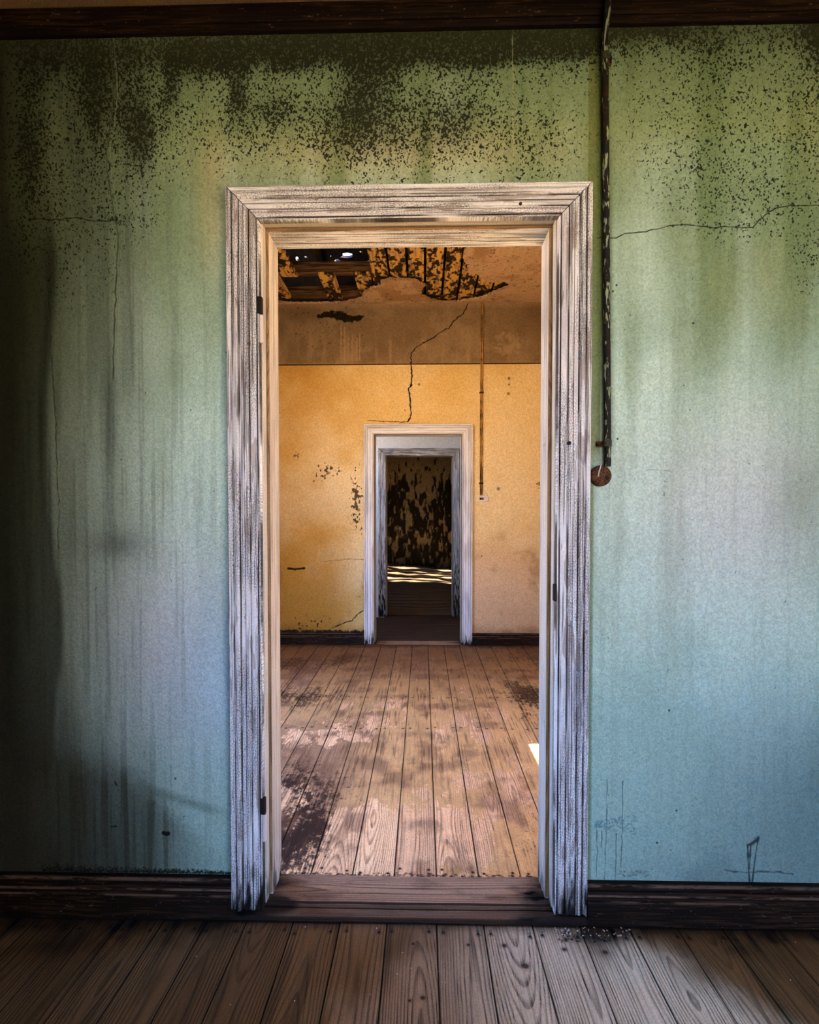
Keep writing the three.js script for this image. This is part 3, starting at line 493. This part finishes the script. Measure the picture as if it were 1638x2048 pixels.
// ---------------------------------------------------------------- roof with holes, rafters
const roofY = (z) => 5.6 - 0.23 * Math.abs(z + 2.2);
{
  const hole = (pts) => { const h = new THREE.Path(); pts.forEach(([x, z], i) => (i ? h.lineTo(x, z) : h.moveTo(x, z))); h.closePath(); return h; };
  const ragged = (cx, cz, rx, rz, n = 9) => Array.from({ length: n }, (_, i) => { const a = i / n * 2 * Math.PI, k = rnd(0.6, 1.2); return [cx + rx * k * Math.cos(a), cz + rz * k * Math.sin(a)]; });
  const back = new THREE.Shape(); [[XL - 0.4, -2.2], [XR + 0.3, -2.2], [XR + 0.3, -6.0], [XW + 0.4, -6.0], [XW + 0.4, -9.6], [XL - 0.4, -9.6]].forEach(([x, z], i) => (i ? back.lineTo(x, z) : back.moveTo(x, z)));
  for (const [x, z, a, b] of [[-1.65, -5.69, 0.022, 0.05], [-1.66, -5.82, 0.02, 0.03], [-1.52, -5.79, 0.045, 0.04], [-1.42, -5.80, 0.03, 0.025], [-1.25, -5.79, 0.06, 0.03], [-1.13, -5.735, 0.045, 0.025], [-0.99, -5.65, 0.09, 0.055], [-1.53, -5.66, 0.02, 0.02], [-1.36, -5.87, 0.02, 0.02], [-0.80, -5.58, 0.02, 0.02], [-1.20, -5.65, 0.012, 0.015], [-0.72, -5.75, 0.012, 0.02]]) back.holes.push(hole(ragged(x, z, a, b)));
  for (let i = 0; i < 26; i++) back.holes.push(hole(ragged(-2.0 + 0.075 * i + rnd(-0.02, 0.02), -5.30 + rnd(-0.09, 0.09), 0.008, 0.012, 6)));
  // slots added in the roof over the last room, shaping the sun into stripes
  for (let k = 0; k < 8; k++) {
    const z = -8.00 - 0.135 * k, w = rnd(0.007, 0.013), up = [], down = [];
    for (let j = 0; j <= 22; j++) { const x = 0.95 + j * 0.09, o = 0.04 * (fbm(x * 2.2, k * 3.1, 1001, 3) - 0.5) - 0.05 * (x - 1.8) * 0.6, q = w * (0.75 + 0.7 * (fbm(x * 5, k * 5.7, 1003, 2) - 0.4)); up.push([x, z + o + q]); down.unshift([x, z + o - q]); }
    back.holes.push(hole([...up, ...down]));
  }
  const front = new THREE.Shape(); [[XL - 0.4, -2.2], [XR + 0.3, -2.2], [XR + 0.3, 5.5], [XL - 0.4, 5.5]].forEach(([x, z], i) => (i ? front.lineTo(x, z) : front.moveTo(x, z)));
  const R = group('roof', structure('dark holed roof deck above the broken ceiling'));
  for (const s of [back, front]) {
    const g = new THREE.ExtrudeGeometry(s, { depth: 0.03, bevelEnabled: false }), p = g.attributes.position;
    for (let i = 0; i < p.count; i++) { const x = p.getX(i), z = p.getY(i), y = p.getZ(i); p.setXYZ(i, x, roofY(z) + y, z); }
    g.computeVertexNormals(); obj('roof_deck', g, M.roof, R);
  }
  for (const x of [-2.2, -1.334, -0.47, 0.40, 1.27]) {
    const g = box(x - 0.045, x + 0.045, -0.14, -0.005, -6.05, -2.2, { long: 2 }), p = g.attributes.position;
    for (let i = 0; i < p.count; i++) p.setY(i, p.getY(i) + roofY(p.getZ(i)));
    g.computeVertexNormals(); obj('rafter', g, M.joist, R);
  }
}
// ---------------------------------------------------------------- ceilings
{
  const C = group('ceiling', structure('plaster ceiling of the ochre room, broken open above bare boards'));
  const edge = [[-1.57, -4.276], [-1.377, -4.32], [-1.009, -4.322], [-0.834, -4.303], [-0.639, -4.193], [-0.615, -4.053], [-0.509, -3.942], [-0.401, -3.883], [-0.412, -3.792], [-0.324, -3.728], [-0.176, -3.77], [-0.076, -3.769], [0.016, -3.881], [-0.01, -4.025],
    [-0.028, -4.132], [0.062, -4.223], [0.154, -4.31], [0.285, -4.322], [0.409, -4.3], [0.584, -4.235], [0.757, -4.043], [0.891, -3.902], [0.795, -3.82], [0.68, -3.837], [0.569, -3.738], [0.528, -3.662], [0.41, -3.604], [0.423, -3.463], [0.359, -3.328], [0.362, -3.1],
    [0.25, -2.9], [-0.3, -2.75], [-1.0, -2.8], [-1.8, -2.95], [-2.0, -3.5], [-1.8, -4.1]];
  const pts = [];
  edge.forEach(([x, z], i) => { const [a, b] = edge[(i + 1) % edge.length], n = Math.max(1, Math.round(Math.hypot(a - x, b - z) / 0.022)); for (let k = 0; k < n; k++) { const t = k / n, j = k ? 0.013 : 0.004; pts.push([mix(x, a, t) + rnd(-j, j), Math.max(-4.326, mix(z, b, t) + rnd(-j, j))]); } });
  const s = new THREE.Shape(); [[XL, -T], [XR, -T], [XR, Z2], [XL, Z2]].forEach(([x, z], i) => (i ? s.lineTo(x, z) : s.moveTo(x, z)));
  const h = new THREE.Path(); pts.forEach(([x, z], i) => (i ? h.lineTo(x, z) : h.moveTo(x, z))); h.closePath(); s.holes.push(h);
  const g = new THREE.ExtrudeGeometry(s, { depth: 0.022, bevelEnabled: false }), p = g.attributes.position;
  for (let i = 0; i < p.count; i++) { const x = p.getX(i), z = p.getY(i), y = p.getZ(i); p.setXYZ(i, x, CEIL + y, z); }
  g.computeVertexNormals(); obj('plaster', g, M.ceiling, C);
  const lath = new Paint(1024, 512, -1.8, -4.35, 3.0, 1.75, (x, z, c) => {      // ochre boards with soot and rot; shadow along the broken plaster painted black
    const t = hash(Math.floor((x + 3) / 0.172), 7, 819); c[0] = 0.48 + 0.1 * t; c[1] = 0.27 + 0.07 * t; c[2] = 0.07;
    const f = fbm(x * 60, z * 4, 821, 3), b = fbm(x * 16, z * 9, 823, 4);
    mix3(c, [0.30, 0.18, 0.09], ss(0.5, 0.7, f));
    mix3(c, [0.008, 0.005, 0.003], 0.97 * ss(0.47, 0.57, 0.5 * b + 0.5 * fbm(x * 45, z * 24, 825, 3)));
    c[3] = f;
  });
  for (const [x, z] of pts) { lath.dab(x + rnd(-0.02, 0.02), z + rnd(-0.01, 0.05), rnd(0.012, 0.05), [0.006, 0.004, 0.002], rnd(0.3, 0.95), 0, 0.5); if (x > 0 && z < -3.7) lath.dab(x + rnd(-0.05, 0.05), z + rnd(0, 0.10), rnd(0.015, 0.05), [0.006, 0.004, 0.002], 0.85, 0, 0.4); }
  M.lath = mat(lath, 0.003, 0.9);
  // boards the plaster hung from: [x0, x1, z near, z far]
  for (const [a, b, zn, zf] of [[-1.722, -1.556, -2.7, -4.32], [-1.55, -1.384, -2.7, -4.25], [-1.378, -1.206, -2.7, -3.72], [-1.016, -0.846, -3.66, -4.32], [-0.672, -0.503, -3.66, -4.32], [-0.497, -0.329, -2.7, -4.2], [-0.320, -0.153, -2.7, -4.3], [-0.144, 0.013, -2.7, -4.32], [0.024, 0.191, -2.7, -4.32], [0.202, 0.353, -2.7, -4.32], [0.364, 0.528, -2.7, -4.32], [0.538, 0.70, -2.7, -4.32], [0.71, 0.875, -2.7, -4.32], [0.885, 1.05, -2.7, -4.32]])
    obj('plank', box(a + 0.006, b - 0.006, CEIL + 0.024, CEIL + 0.046, zf, zn, { c: 0.003, uvAt: (p) => [p[0], p[2]] }), M.lath, C);
  for (const z of [-4.27, -3.72, -3.05, -2.4, -1.75, -1.1, -0.45]) obj('joist', box(XL + 0.02, XR - 0.02, CEIL + 0.047, CEIL + 0.157, z - 0.035, z + 0.035, { long: 0, c: 0.004, dv: rnd(0, 2) }), M.joist, C);
  obj('ceiling', slabFlat(XL, XR, -T, ZB, CEIL), M.ceiling, scene, structure('plaster ceiling of the green room above the camera'));
  obj('ceiling', slabFlat(XL, XR, Z3, Z2 - T, CEIL), M.pale, scene, structure('plaster ceiling of the passage beyond the second doorway'));
}
function slabFlat(x0, x1, z0, z1, y) { return box(x0, x1, y, y + 0.03, Math.min(z0, z1), Math.max(z0, z1), { long: 2 }); }
// ---------------------------------------------------------------- floors of single boards
function plankGeo(xa, xb, z0, z1, y, uv, skew = (x) => x) {       // along z, chamfered top edges, from z0 (far) to z1 (near); skew(x, z) bends x
  const S = new Soup(), e = 0.0022, t = 0.026, prof = [[xa, -t], [xa, -0.0025], [xa + e, 0], [xb - e, 0], [xb, -0.0025], [xb, -t]];
  const P = (k, z) => [skew(prof[k][0], z), y + prof[k][1], z], U = (k, z) => uv(skew(prof[k][0], z), z);
  for (let k = 0; k < 6; k++) { const j = (k + 1) % 6; S.quad(P(k, z1), P(j, z1), P(j, z0), P(k, z0), U(k, z1), U(j, z1), U(j, z0), U(k, z0)); }
  for (const [z, f] of [[z1, 1], [z0, 0]]) for (let k = 1; k < 5; k++) { const a = [P(0, z), P(k, z), P(k + 1, z)], b = [U(0, z), U(k, z), U(k + 1, z)]; if (f) { a.reverse(); b.reverse(); } S.tri(...a, ...b); }
  return S.geo();
}
const nailGeo = new THREE.CylinderGeometry(0.0042, 0.0042, 0.004, 8);
{
  const F = group('floor', structure('weathered grey-brown board floor of the green room in front of the doorway'));
  const G = group('floor', structure('sandy pinkish board floor of the ochre room seen through the doorway'));
  const Q = group('floor', structure('dark board floor of the passage with boards laid crosswise'));
  for (let i = 0; i < SEAMS.length - 1; i++) {
    const y = rnd(-0.0015, 0.001), b = obj('plank', plankGeo(SEAMS[i] + 0.0012, SEAMS[i + 1] - 0.0012, 0.0, ZB, y, (x, z) => [x, z]), M.frontFloor, F);
    for (const [nx, nz, k] of FRONT_NAILS) if (k === i) obj('nail', nailGeo, M.iron, b).position.set(nx, y - 0.0008, nz);
  }
  for (let i = 0; i < SEAMS2.length - 1; i++) {
    if (SEAMS2[i] < -2.12 || SEAMS2[i + 1] > 1.72) continue;
    const y = rnd(-0.002, 0.001), b = obj('plank', plankGeo(SEAMS2[i] + 0.0014, SEAMS2[i + 1] - 0.0014, Z2, -T, y, (x, z) => [x, z], fan), M.roomFloor, G);
    for (const [nx, nz, k] of ROOM_NAILS) if (k === i && nx > -1.4 && nx < 1.1) obj('nail', nailGeo, M.iron, b).position.set(nx, y - 0.0008, nz);
  }
  for (let z = Z2 - T, i = 0; z > Z3; z -= 0.14, i++) obj('plank', box(XL, XR, -0.026, rnd(-0.003, 0.001), Math.max(z - 0.137, Z3 - T), z - 0.003, { long: 0, c: 0.003, du: 0, dv: 0, uvAt: (p) => [p[2] + i * 0.37, p[0]] }), M.passageFloor, Q);
  obj('floor_base', box(XL - T, XW + T, -0.22, -0.03, Z4 - T, ZB + T), M.iron, scene, structure('dark void under the floorboards'));
}
// ---------------------------------------------------------------- doorways
const CASING = [[0, 0], [0, 0.026], [0.002, 0.029], [0.014, 0.029], [0.0165, 0.020], [0.019, 0.020], [0.0215, 0.031], [0.032, 0.033], [0.0365, 0.026], [0.039, 0.019], [0.0415, 0.026], [0.055, 0.028], [0.0695, 0.026], [0.072, 0.020], [0.0745, 0.025], [0.094, 0.0225], [0.0963, 0.015], [0.0985, 0.022], [0.104, 0.022], [0.105, 0]];
function casing(side, x0, x1, top, yb, du, rough) {               // side -1 left, 1 right, 0 head; mitred corners, front towards +z
  const S = new Soup(), n = 16, gap = 0.0016, col = CASING.map(([u, d]) => {
    const a = [], foot = yb + (side ? rnd(0, rough) : 0);
    for (let k = 0; k <= n; k++) {
      const t = k / n; let p, uv;
      if (side) { const y = mix(foot, top - u - gap, t), w = (vn(y * 3, u * 20 + side, 77) - 0.5) * 0.0016; p = [(side < 0 ? x0 + u : x1 - u) + w * (u > 0.001 && u < 0.104), y, d]; uv = [u + du, y - yb]; }
      else { const x = mix(x0 + u + gap, x1 - u - gap, t), w = (vn(x * 3, u * 20, 79) - 0.5) * 0.0016; p = [x, top - u + w * (u > 0.001 && u < 0.104), d]; uv = [u + du, x - x0 + 0.6]; }
      a.push([p, uv]);
    }
    return a;
  });
  for (let i = 0; i < col.length - 1; i++) for (let k = 0; k < n; k++) {
    const [a, b, c, d] = [col[i][k], col[i + 1][k], col[i + 1][k + 1], col[i][k + 1]];
    if (side > 0 || side === 0) S.quad(d[0], c[0], b[0], a[0], d[1], c[1], b[1], a[1]); else S.quad(a[0], b[0], c[0], d[0], a[1], b[1], c[1], d[1]);
  }
  for (const k of [0, n]) for (let i = 1; i < col.length - 1; i++) S.tri(col[0][k][0], col[i][k][0], col[i + 1][k][0], col[0][k][1], col[i][k][1], col[i + 1][k][1]);
  return S.geo();
}
function doorway(label, zf, x0, x1, top, mt, ml, yb, depth) {
  const D = group('door', structure(label)), xi = x0 + 0.1085, xj = x1 - 0.1085, yt = top - 0.103;
  D.name = ['door_1', 'door_2', 'door_3'][doorway.n++];
  for (const [s, du] of [[-1, 0], [1, 0.125], [0, 0.25]]) { const g = casing(s, x0, x1, top, yb, du, 0.012); g.translate(0, 0, zf); obj('casing', g, mt, D); }
  const L = (name, a, b, c, d, e, f, o) => obj(name, box(a, b, c, d, zf + e, zf + f, { c: 0.003, ...o }), ml, D);
  const back = -depth - 0.006;
  L('lining', xi - 0.022, xi + 0.0005, yb + 0.01, yt + 0.006, -0.043, -0.001, { dv: -yb + 0.03, du: 0.02 }); L('stop', xi - 0.022, xi + 0.010, yb + 0.01, yt - 0.004, back, -0.0465, { dv: -yb + 0.03 });
  L('lining', xj - 0.0005, xj + 0.022, yb + 0.01, yt + 0.006, -0.043, -0.001, { dv: -yb + 0.03, du: 0.05 }); L('stop', xj - 0.012, xj + 0.022, yb + 0.01, yt - 0.004, back, -0.0465, { dv: -yb + 0.03, du: 0.09 });
  L('lining', xi - 0.022, xj + 0.022, yt + 0.0065, yt + 0.03, -0.043, -0.001, { long: 0, dv: 1.4 }); L('stop', xi - 0.022, xj + 0.022, yt - 0.0035, yt + 0.03, back, -0.0465, { long: 0, dv: 1.2, du: 0.03 }); D.children[D.children.length - 1].material = mt;
  // bare stained edge of the stop, showing between two painted faces
  const B = (a, b, c, d, o) => obj('bead', box(a, b, c, d, zf - 0.0468, zf - 0.0432, { c: 0.0008, ...o }), M.board, D);
  B(xi + 0.001, xi + 0.0095, yb + 0.02, yt - 0.005, {}); B(xj - 0.0115, xj - 0.001, yb + 0.02, yt - 0.005, { du: 0.3 }); B(xi + 0.001, xj - 0.001, yt - 0.003, yt + 0.006, { long: 0 });
  return D;
}
doorway.n = 0;
const door1 = doorway('nearest doorway, wide casing of cracked white paint with mitred corners', 0, -0.628, 0.531, 2.363, M.trim, M.lining, 0.0205, T);
const door2 = doorway('second doorway in the ochre wall, pale painted casing scuffed at its feet', Z2, -0.640, 0.533, 2.386, M.trimTwo, M.lining, 0.004, T);
const door3 = doorway('third doorway, smallest in view, opening onto the sand drift', Z3, -0.630, 0.531, 2.38, M.trimThree, M.lining, 0.004, T);
{
  const roll = (g, f) => { const p = g.attributes.position; for (let i = 0; i < p.count; i++) f(p, i); g.computeVertexNormals(); return g; };
  const uvAt = (p) => [p[0], p[2] + 0.2];
  // the sill of the doorway: a board between the linings and a lower one under the casings
  const long = (x0, x1, y0, y1, z0, z1, dip) => {                   // rounded nosing, worn hollow in the middle
    const S = new Soup(), n = 30, prof = [[z0, y0], [z0, y1 - 0.003], [z0 + 0.004, y1], [z1 - 0.010, y1], [z1 - 0.004, y1 - 0.003], [z1 - 0.001, y1 - 0.007], [z1, y1 - 0.011], [z1, y0]];
    const at = (k, i) => { const x = mix(x0, x1, i / n), [z, y] = prof[k], w = k > 0 && k < 7 ? dip * Math.exp(-(((x + 0.02) / 0.3) ** 2)) + 0.002 * (vn(x * 9, k * 0.2, 88) - 0.5) : 0; return [x, y - w, z + (k > 2 ? 0.004 * (vn(x * 5, 3, 89) - 0.5) : 0)]; };
    const U = (k, i) => { const q = at(k, i); return [q[0], q[2] + 0.2 - (q[1] - y1)]; };
    for (let k = 0; k < 7; k++) for (let i = 0; i < n; i++) S.quad(at(k, i), at(k + 1, i), at(k + 1, i + 1), at(k, i + 1), U(k, i), U(k + 1, i), U(k + 1, i + 1), U(k, i + 1));
    for (const i of [0, n]) for (let k = 1; k < 7; k++) S.tri(at(0, i), at(k, i), at(k + 1, i), U(0, i), U(k, i), U(k + 1, i));
    return S.geo();
  };
  obj('threshold', long(-0.545, 0.446, 0.0, 0.034, -T - 0.004, -0.012, 0.004), M.threshold, door1);
  obj('threshold', long(-0.632, 0.534, 0.0, 0.021, -0.002, 0.037, 0.003), M.threshold, door1);
  obj('threshold', long(-0.545, 0.446, -0.01, 0.006, Z2 - T, Z2 + 0.01, 0.001), M.threshold, door2);
  obj('threshold', long(-0.545, 0.446, -0.01, 0.010, Z3 - T - 0.02, Z3 + 0.012, 0.001), M.passageFloor, door3);
  // lift-off hinges on the left, a bolt hole and plate on the right
  for (const y of [1.873, 0.250]) {
    const k = new THREE.CylinderGeometry(0.0085, 0.0085, 0.088, 14); k.translate(-0.5225, y + 0.045, 0.012);
    obj('hinge', k, M.bare, door1);
    obj('pin', box(-0.531, -0.515, y + 0.092, y + 0.146, 0.006, 0.0245, { c: 0.002 }), M.iron, door1.children[door1.children.length - 1]);
  }
  obj('strike_plate', box(0.418, 0.428, 1.045, 1.10, 0.004, 0.0245), M.iron, door1);
  const dot = (x, y, z, r, m) => { const g = new THREE.CylinderGeometry(r, r * 1.1, 0.005, 14); g.rotateX(Math.PI / 2); g.translate(x, y, z); obj('screw', g, m, door1); };
  dot(0.399, 1.552, -0.044, 0.006, M.bare); dot(0.462, 1.548, 0.0275, 0.006, M.iron); dot(0.305, 2.296, 0.0285, 0.0045, M.rust);
}
// ---------------------------------------------------------------- skirtings and rail
function moulding(prof, x0, x1) {                                  // prof [z, y], closed against the wall, swept along x
  const S = new Soup(), n = Math.max(1, Math.round((x1 - x0) / 0.12)); let run = 0;
  const at = (k, i) => { const x = mix(x0, x1, i / n), f = k > 0 && k < prof.length - 1 ? 1 : 0; return [x, prof[k][1] + f * 0.0014 * (vn(x * 4, k, 66) - 0.5), prof[k][0] + f * 0.0014 * (vn(x * 4 + 9, k, 67) - 0.5)]; };
  for (let k = 0; k < prof.length - 1; k++) {
    const d = Math.hypot(prof[k + 1][0] - prof[k][0], prof[k + 1][1] - prof[k][1]);
    for (let i = 0; i < n; i++) { const u = (j) => mix(x0, x1, j / n); S.quad(at(k + 1, i), at(k + 1, i + 1), at(k, i + 1), at(k, i), [u(i), run + d], [u(i + 1), run + d], [u(i + 1), run], [u(i), run]); }
    run += d;
  }
  for (const i of [0, n]) for (let k = 1; k < prof.length - 1; k++) S.tri(at(0, i), at(k, i), at(k + 1, i), [x0, 0], [x0, 0.1], [x0 + 0.1, 0.1]);
  return S.geo();
}
{
  const base = [[0, 0.0], [0.038, 0.0], [0.038, 0.072], [0.035, 0.076], [0.028, 0.079], [0.026, 0.083], [0.029, 0.088], [0.029, 0.097], [0.024, 0.103], [0.016, 0.105], [0.015, 0.110], [0.020, 0.114], [0.020, 0.123], [0.014, 0.127], [0, 0.128]];
  const rail = [[0, 2.853], [0.016, 2.853], [0.022, 2.858], [0.024, 2.868], [0.019, 2.878], [0.026, 2.884], [0.034, 2.888], [0.036, 2.896], [0.036, 2.918], [0.030, 2.926], [0, 2.929]];
  const run = (name, label, prof, x0, x1, z) => { const g = moulding(prof, x0, x1); g.translate(0, 0, z); obj(name, g, M.dark, scene, structure(label)); };
  run('baseboard_left', 'dark moulded skirting board left of the nearest doorway', base, XL, -0.6285, 0);
  run('baseboard_right', 'dark moulded skirting board right of the nearest doorway', base, 0.5315, XR, 0);
  run('trim_1', 'dark picture rail along the top of the green wall', rail, XL, XR, 0);
  run('baseboard_middle_left', 'dark skirting board left of the second doorway', base, XL, -0.641, Z2);
  run('baseboard_middle_right', 'dark skirting board right of the second doorway', base, 0.534, XR, Z2);
}
// ---------------------------------------------------------------- pipe, box, wires
{
  const tube = (pts, r, seg = 60, n = 12, len = 1) => { const c = new THREE.CatmullRomCurve3(pts.map((p) => new THREE.Vector3(...p))), g = new THREE.TubeGeometry(c, seg, r, n), uv = g.attributes.uv, L = c.getLength(); for (let i = 0; i < uv.count; i++) uv.setXY(i, uv.getY(i) * 0.08, uv.getX(i) * L * len); return g; };
  const P = group('conduit_pipe', { label: 'long black pipe with flaking green paint running down the green wall', category: 'pipe' });
  obj('pipe', tube([[0.562, 3.6, 0.024], [0.562, 2.97, 0.024], [0.563, 2.93, 0.046], [0.564, 2.85, 0.046], [0.5645, 2.80, 0.024], [0.5665, 2.68, 0.023], [0.573, 2.3, 0.022], [0.580, 1.85, 0.022], [0.5845, 1.535, 0.022], [0.585, 1.475, 0.022]], 0.0108, 120, 14), M.pipe, P);
  for (const [x, y] of [[0.5655, 2.745], [0.5835, 1.548]]) {
    const b = obj('bracket', (() => { const g = new THREE.CylinderGeometry(0.0135, 0.0135, 0.022, 16); g.translate(x, y, 0.022); return g; })(), M.pipe, P);
    obj('tab', box(y > 2 ? x + 0.008 : x - 0.030, y > 2 ? x + 0.026 : x - 0.008, y - 0.011, y + 0.009, 0.0, 0.008), M.rust, b);
  }
  const J = group('junction_box', { label: 'small round rusty electrical box at the lower end of the black pipe', category: 'electrical box' }, [0.5665, 1.446, 0]);
  const prof = [[0.0001, 0.030], [0.016, 0.0295], [0.026, 0.027], [0.031, 0.022], [0.0335, 0.014], [0.0335, 0.001], [0.0001, 0.001]].map(([r, y]) => new THREE.Vector2(r, y));
  const body = new THREE.LatheGeometry(prof, 36); body.rotateX(Math.PI / 2);
  { const p = body.attributes.position; for (let i = 0; i < p.count; i++) p.setXYZ(i, p.getX(i) * (1 + 0.05 * (vn(p.getY(i) * 60, p.getX(i) * 60, 5) - 0.5)), p.getY(i), p.getZ(i) + 0.006 * (fbm(p.getX(i) * 70 + 5, p.getY(i) * 70, 7, 3) - 0.5) * (p.getZ(i) > 0.01)); body.computeVertexNormals(); }
  obj('body', body, M.rust, J);
  for (const [x, y, r, z] of [[0.0155, -0.008, 0.0065, 0.029], [-0.0215, 0.0185, 0.0055, 0.024]]) {
    const t = new THREE.TorusGeometry(r, 0.0018, 8, 18); t.translate(x, y, z); const ring = obj('screw_hole', t, M.rust, J);
    const d = new THREE.CylinderGeometry(r * 0.75, r * 0.75, 0.003, 14); d.rotateX(Math.PI / 2); d.translate(x, y, z + 0.0005); obj('hole', d, M.iron, ring);
  }
  obj('paint_strip', tube([[-0.013, -0.004, 0.031], [-0.012, 0.010, 0.033], [-0.008, 0.022, 0.033], [-0.003, 0.034, 0.026]], 0.0022, 16, 6), M.bare, J);
  const Wi = group('wall_wire', { label: 'pair of thin painted wires down the ochre wall beside the second doorway', category: 'wire' });
  for (const x of [0.617, 0.634]) obj('wire', tube([[x + 0.004, 3.67, Z2 + 0.008], [x + 0.002, 3.0, Z2 + 0.008], [x, 2.3, Z2 + 0.008], [x + 0.002, 1.62, Z2 + 0.008]], 0.0065, 40, 8), M.wire, Wi);
  for (const y of [2.72, 1.75]) obj('clip', box(0.603, 0.650, y - 0.008, y + 0.008, Z2, Z2 + 0.017), M.iron, Wi);
  const S = group('light_switch', { label: 'broken pale switch base at the lower end of the wires on the ochre wall', category: 'switch' }, [0.645, 1.585, Z2]);
  const chip = new THREE.Shape(); [[-0.045, -0.02], [-0.02, -0.03], [0.03, -0.035], [0.055, -0.02], [0.06, 0.01], [0.04, 0.04], [0.022, 0.055], [0.015, 0.03], [-0.045, 0.022]].forEach(([x, y], i) => (i ? chip.lineTo(x, y) : chip.moveTo(x, y)));
  obj('base', new THREE.ExtrudeGeometry(chip, { depth: 0.012, bevelSize: 0.002, bevelThickness: 0.002, bevelSegments: 1 }), M.bare, S);
  obj('contact', box(-0.035, -0.012, -0.014, 0.010, 0.013, 0.022), M.iron, S); obj('contact', box(-0.008, 0.006, -0.014, 0.010, 0.013, 0.022), M.iron, S);
}
// ---------------------------------------------------------------- sand drift and paint flakes
{
  const nx = 220, nz = 300, x0 = -2.29, x1 = 3.19, z0 = Z4 + 0.004, z1 = -6.345, p = [], uv = [], ix = [];
  const hgt = (x, z) => {
    const t = Math.max(0, -z - 6.25), b = fbm(x * 0.9, z * 0.9, 1101, 3) - 0.5;
    let y = 0.175 * t * ss(0, 0.9, t) + 0.09 * b * ss(0, 1.5, t) - 0.05 * x * ss(0.4, 2.4, t) + 0.0 - 0.03 * ss(0.3, 0, t);
    const w = z * 9.5 + 1.6 * fbm(x * 1.3, z * 1.1, 1103, 3) + 0.35 * x, q = w - Math.floor(w);
    y += (0.040 * (q < 0.7 ? q / 0.7 : (1 - q) / 0.3) + 0.05 * (fbm(x * 4, z * 7, 1105, 3) - 0.5)) * ss(0.2, 1.0, t);
    return y;
  };
  for (let j = 0; j <= nz; j++) for (let i = 0; i <= nx; i++) { const x = mix(x0, x1, i / nx), z = mix(z0, z1, j / nz); p.push(x, hgt(x, z), z); uv.push(x, z); }
  for (let j = 0; j < nz; j++) for (let i = 0; i < nx; i++) { const a = j * (nx + 1) + i, b = a + nx + 1; ix.push(a, b, a + 1, a + 1, b, b + 1); }
  const g = new THREE.BufferGeometry(); g.setAttribute('position', new THREE.Float32BufferAttribute(p, 3)); g.setAttribute('uv', new THREE.Float32BufferAttribute(uv, 2)); g.setIndex(ix); g.computeVertexNormals();
  obj('sand_drift', g, M.sand, scene, { kind: 'stuff', label: 'rippled desert sand drifted deep in the farthest room', category: 'sand' });
  const S = new Soup();
  for (let i = 0; i < 70; i++) {
    const near = i < 45, x = near ? rnd(0.42, 0.66) : rnd(-0.7, 1.2), z = near ? 0.045 + rnd(0, 0.04) : rnd(0.06, 0.38), r = rnd(0.0012, near ? 0.004 : 0.0026), a = rnd(0, 6.3), t = [];
    for (let k = 0; k < 5; k++) { const q = r * rnd(0.6, 1.2), b = a + k * 1.257; t.push([x + q * Math.cos(b), 0.0012 + rnd(0, 0.002), z + q * Math.sin(b)]); }
    for (let k = 1; k < 4; k++) { S.tri(t[0], t[k + 1], t[k], [0, 0], [0.1, 0], [0, 0.1]); S.tri(t[0].map((v, m) => v - (m === 1) * 0.001), t[k].map((v, m) => v - (m === 1) * 0.001), t[k + 1].map((v, m) => v - (m === 1) * 0.001), [0, 0], [0.1, 0], [0, 0.1]); }
  }
  obj('paint_flakes', S.geo(), M.bare, scene, { kind: 'stuff', label: 'scattered tiny white paint flakes on the boards below the nearest doorway', category: 'debris' });
}
renderer.render(scene, camera);
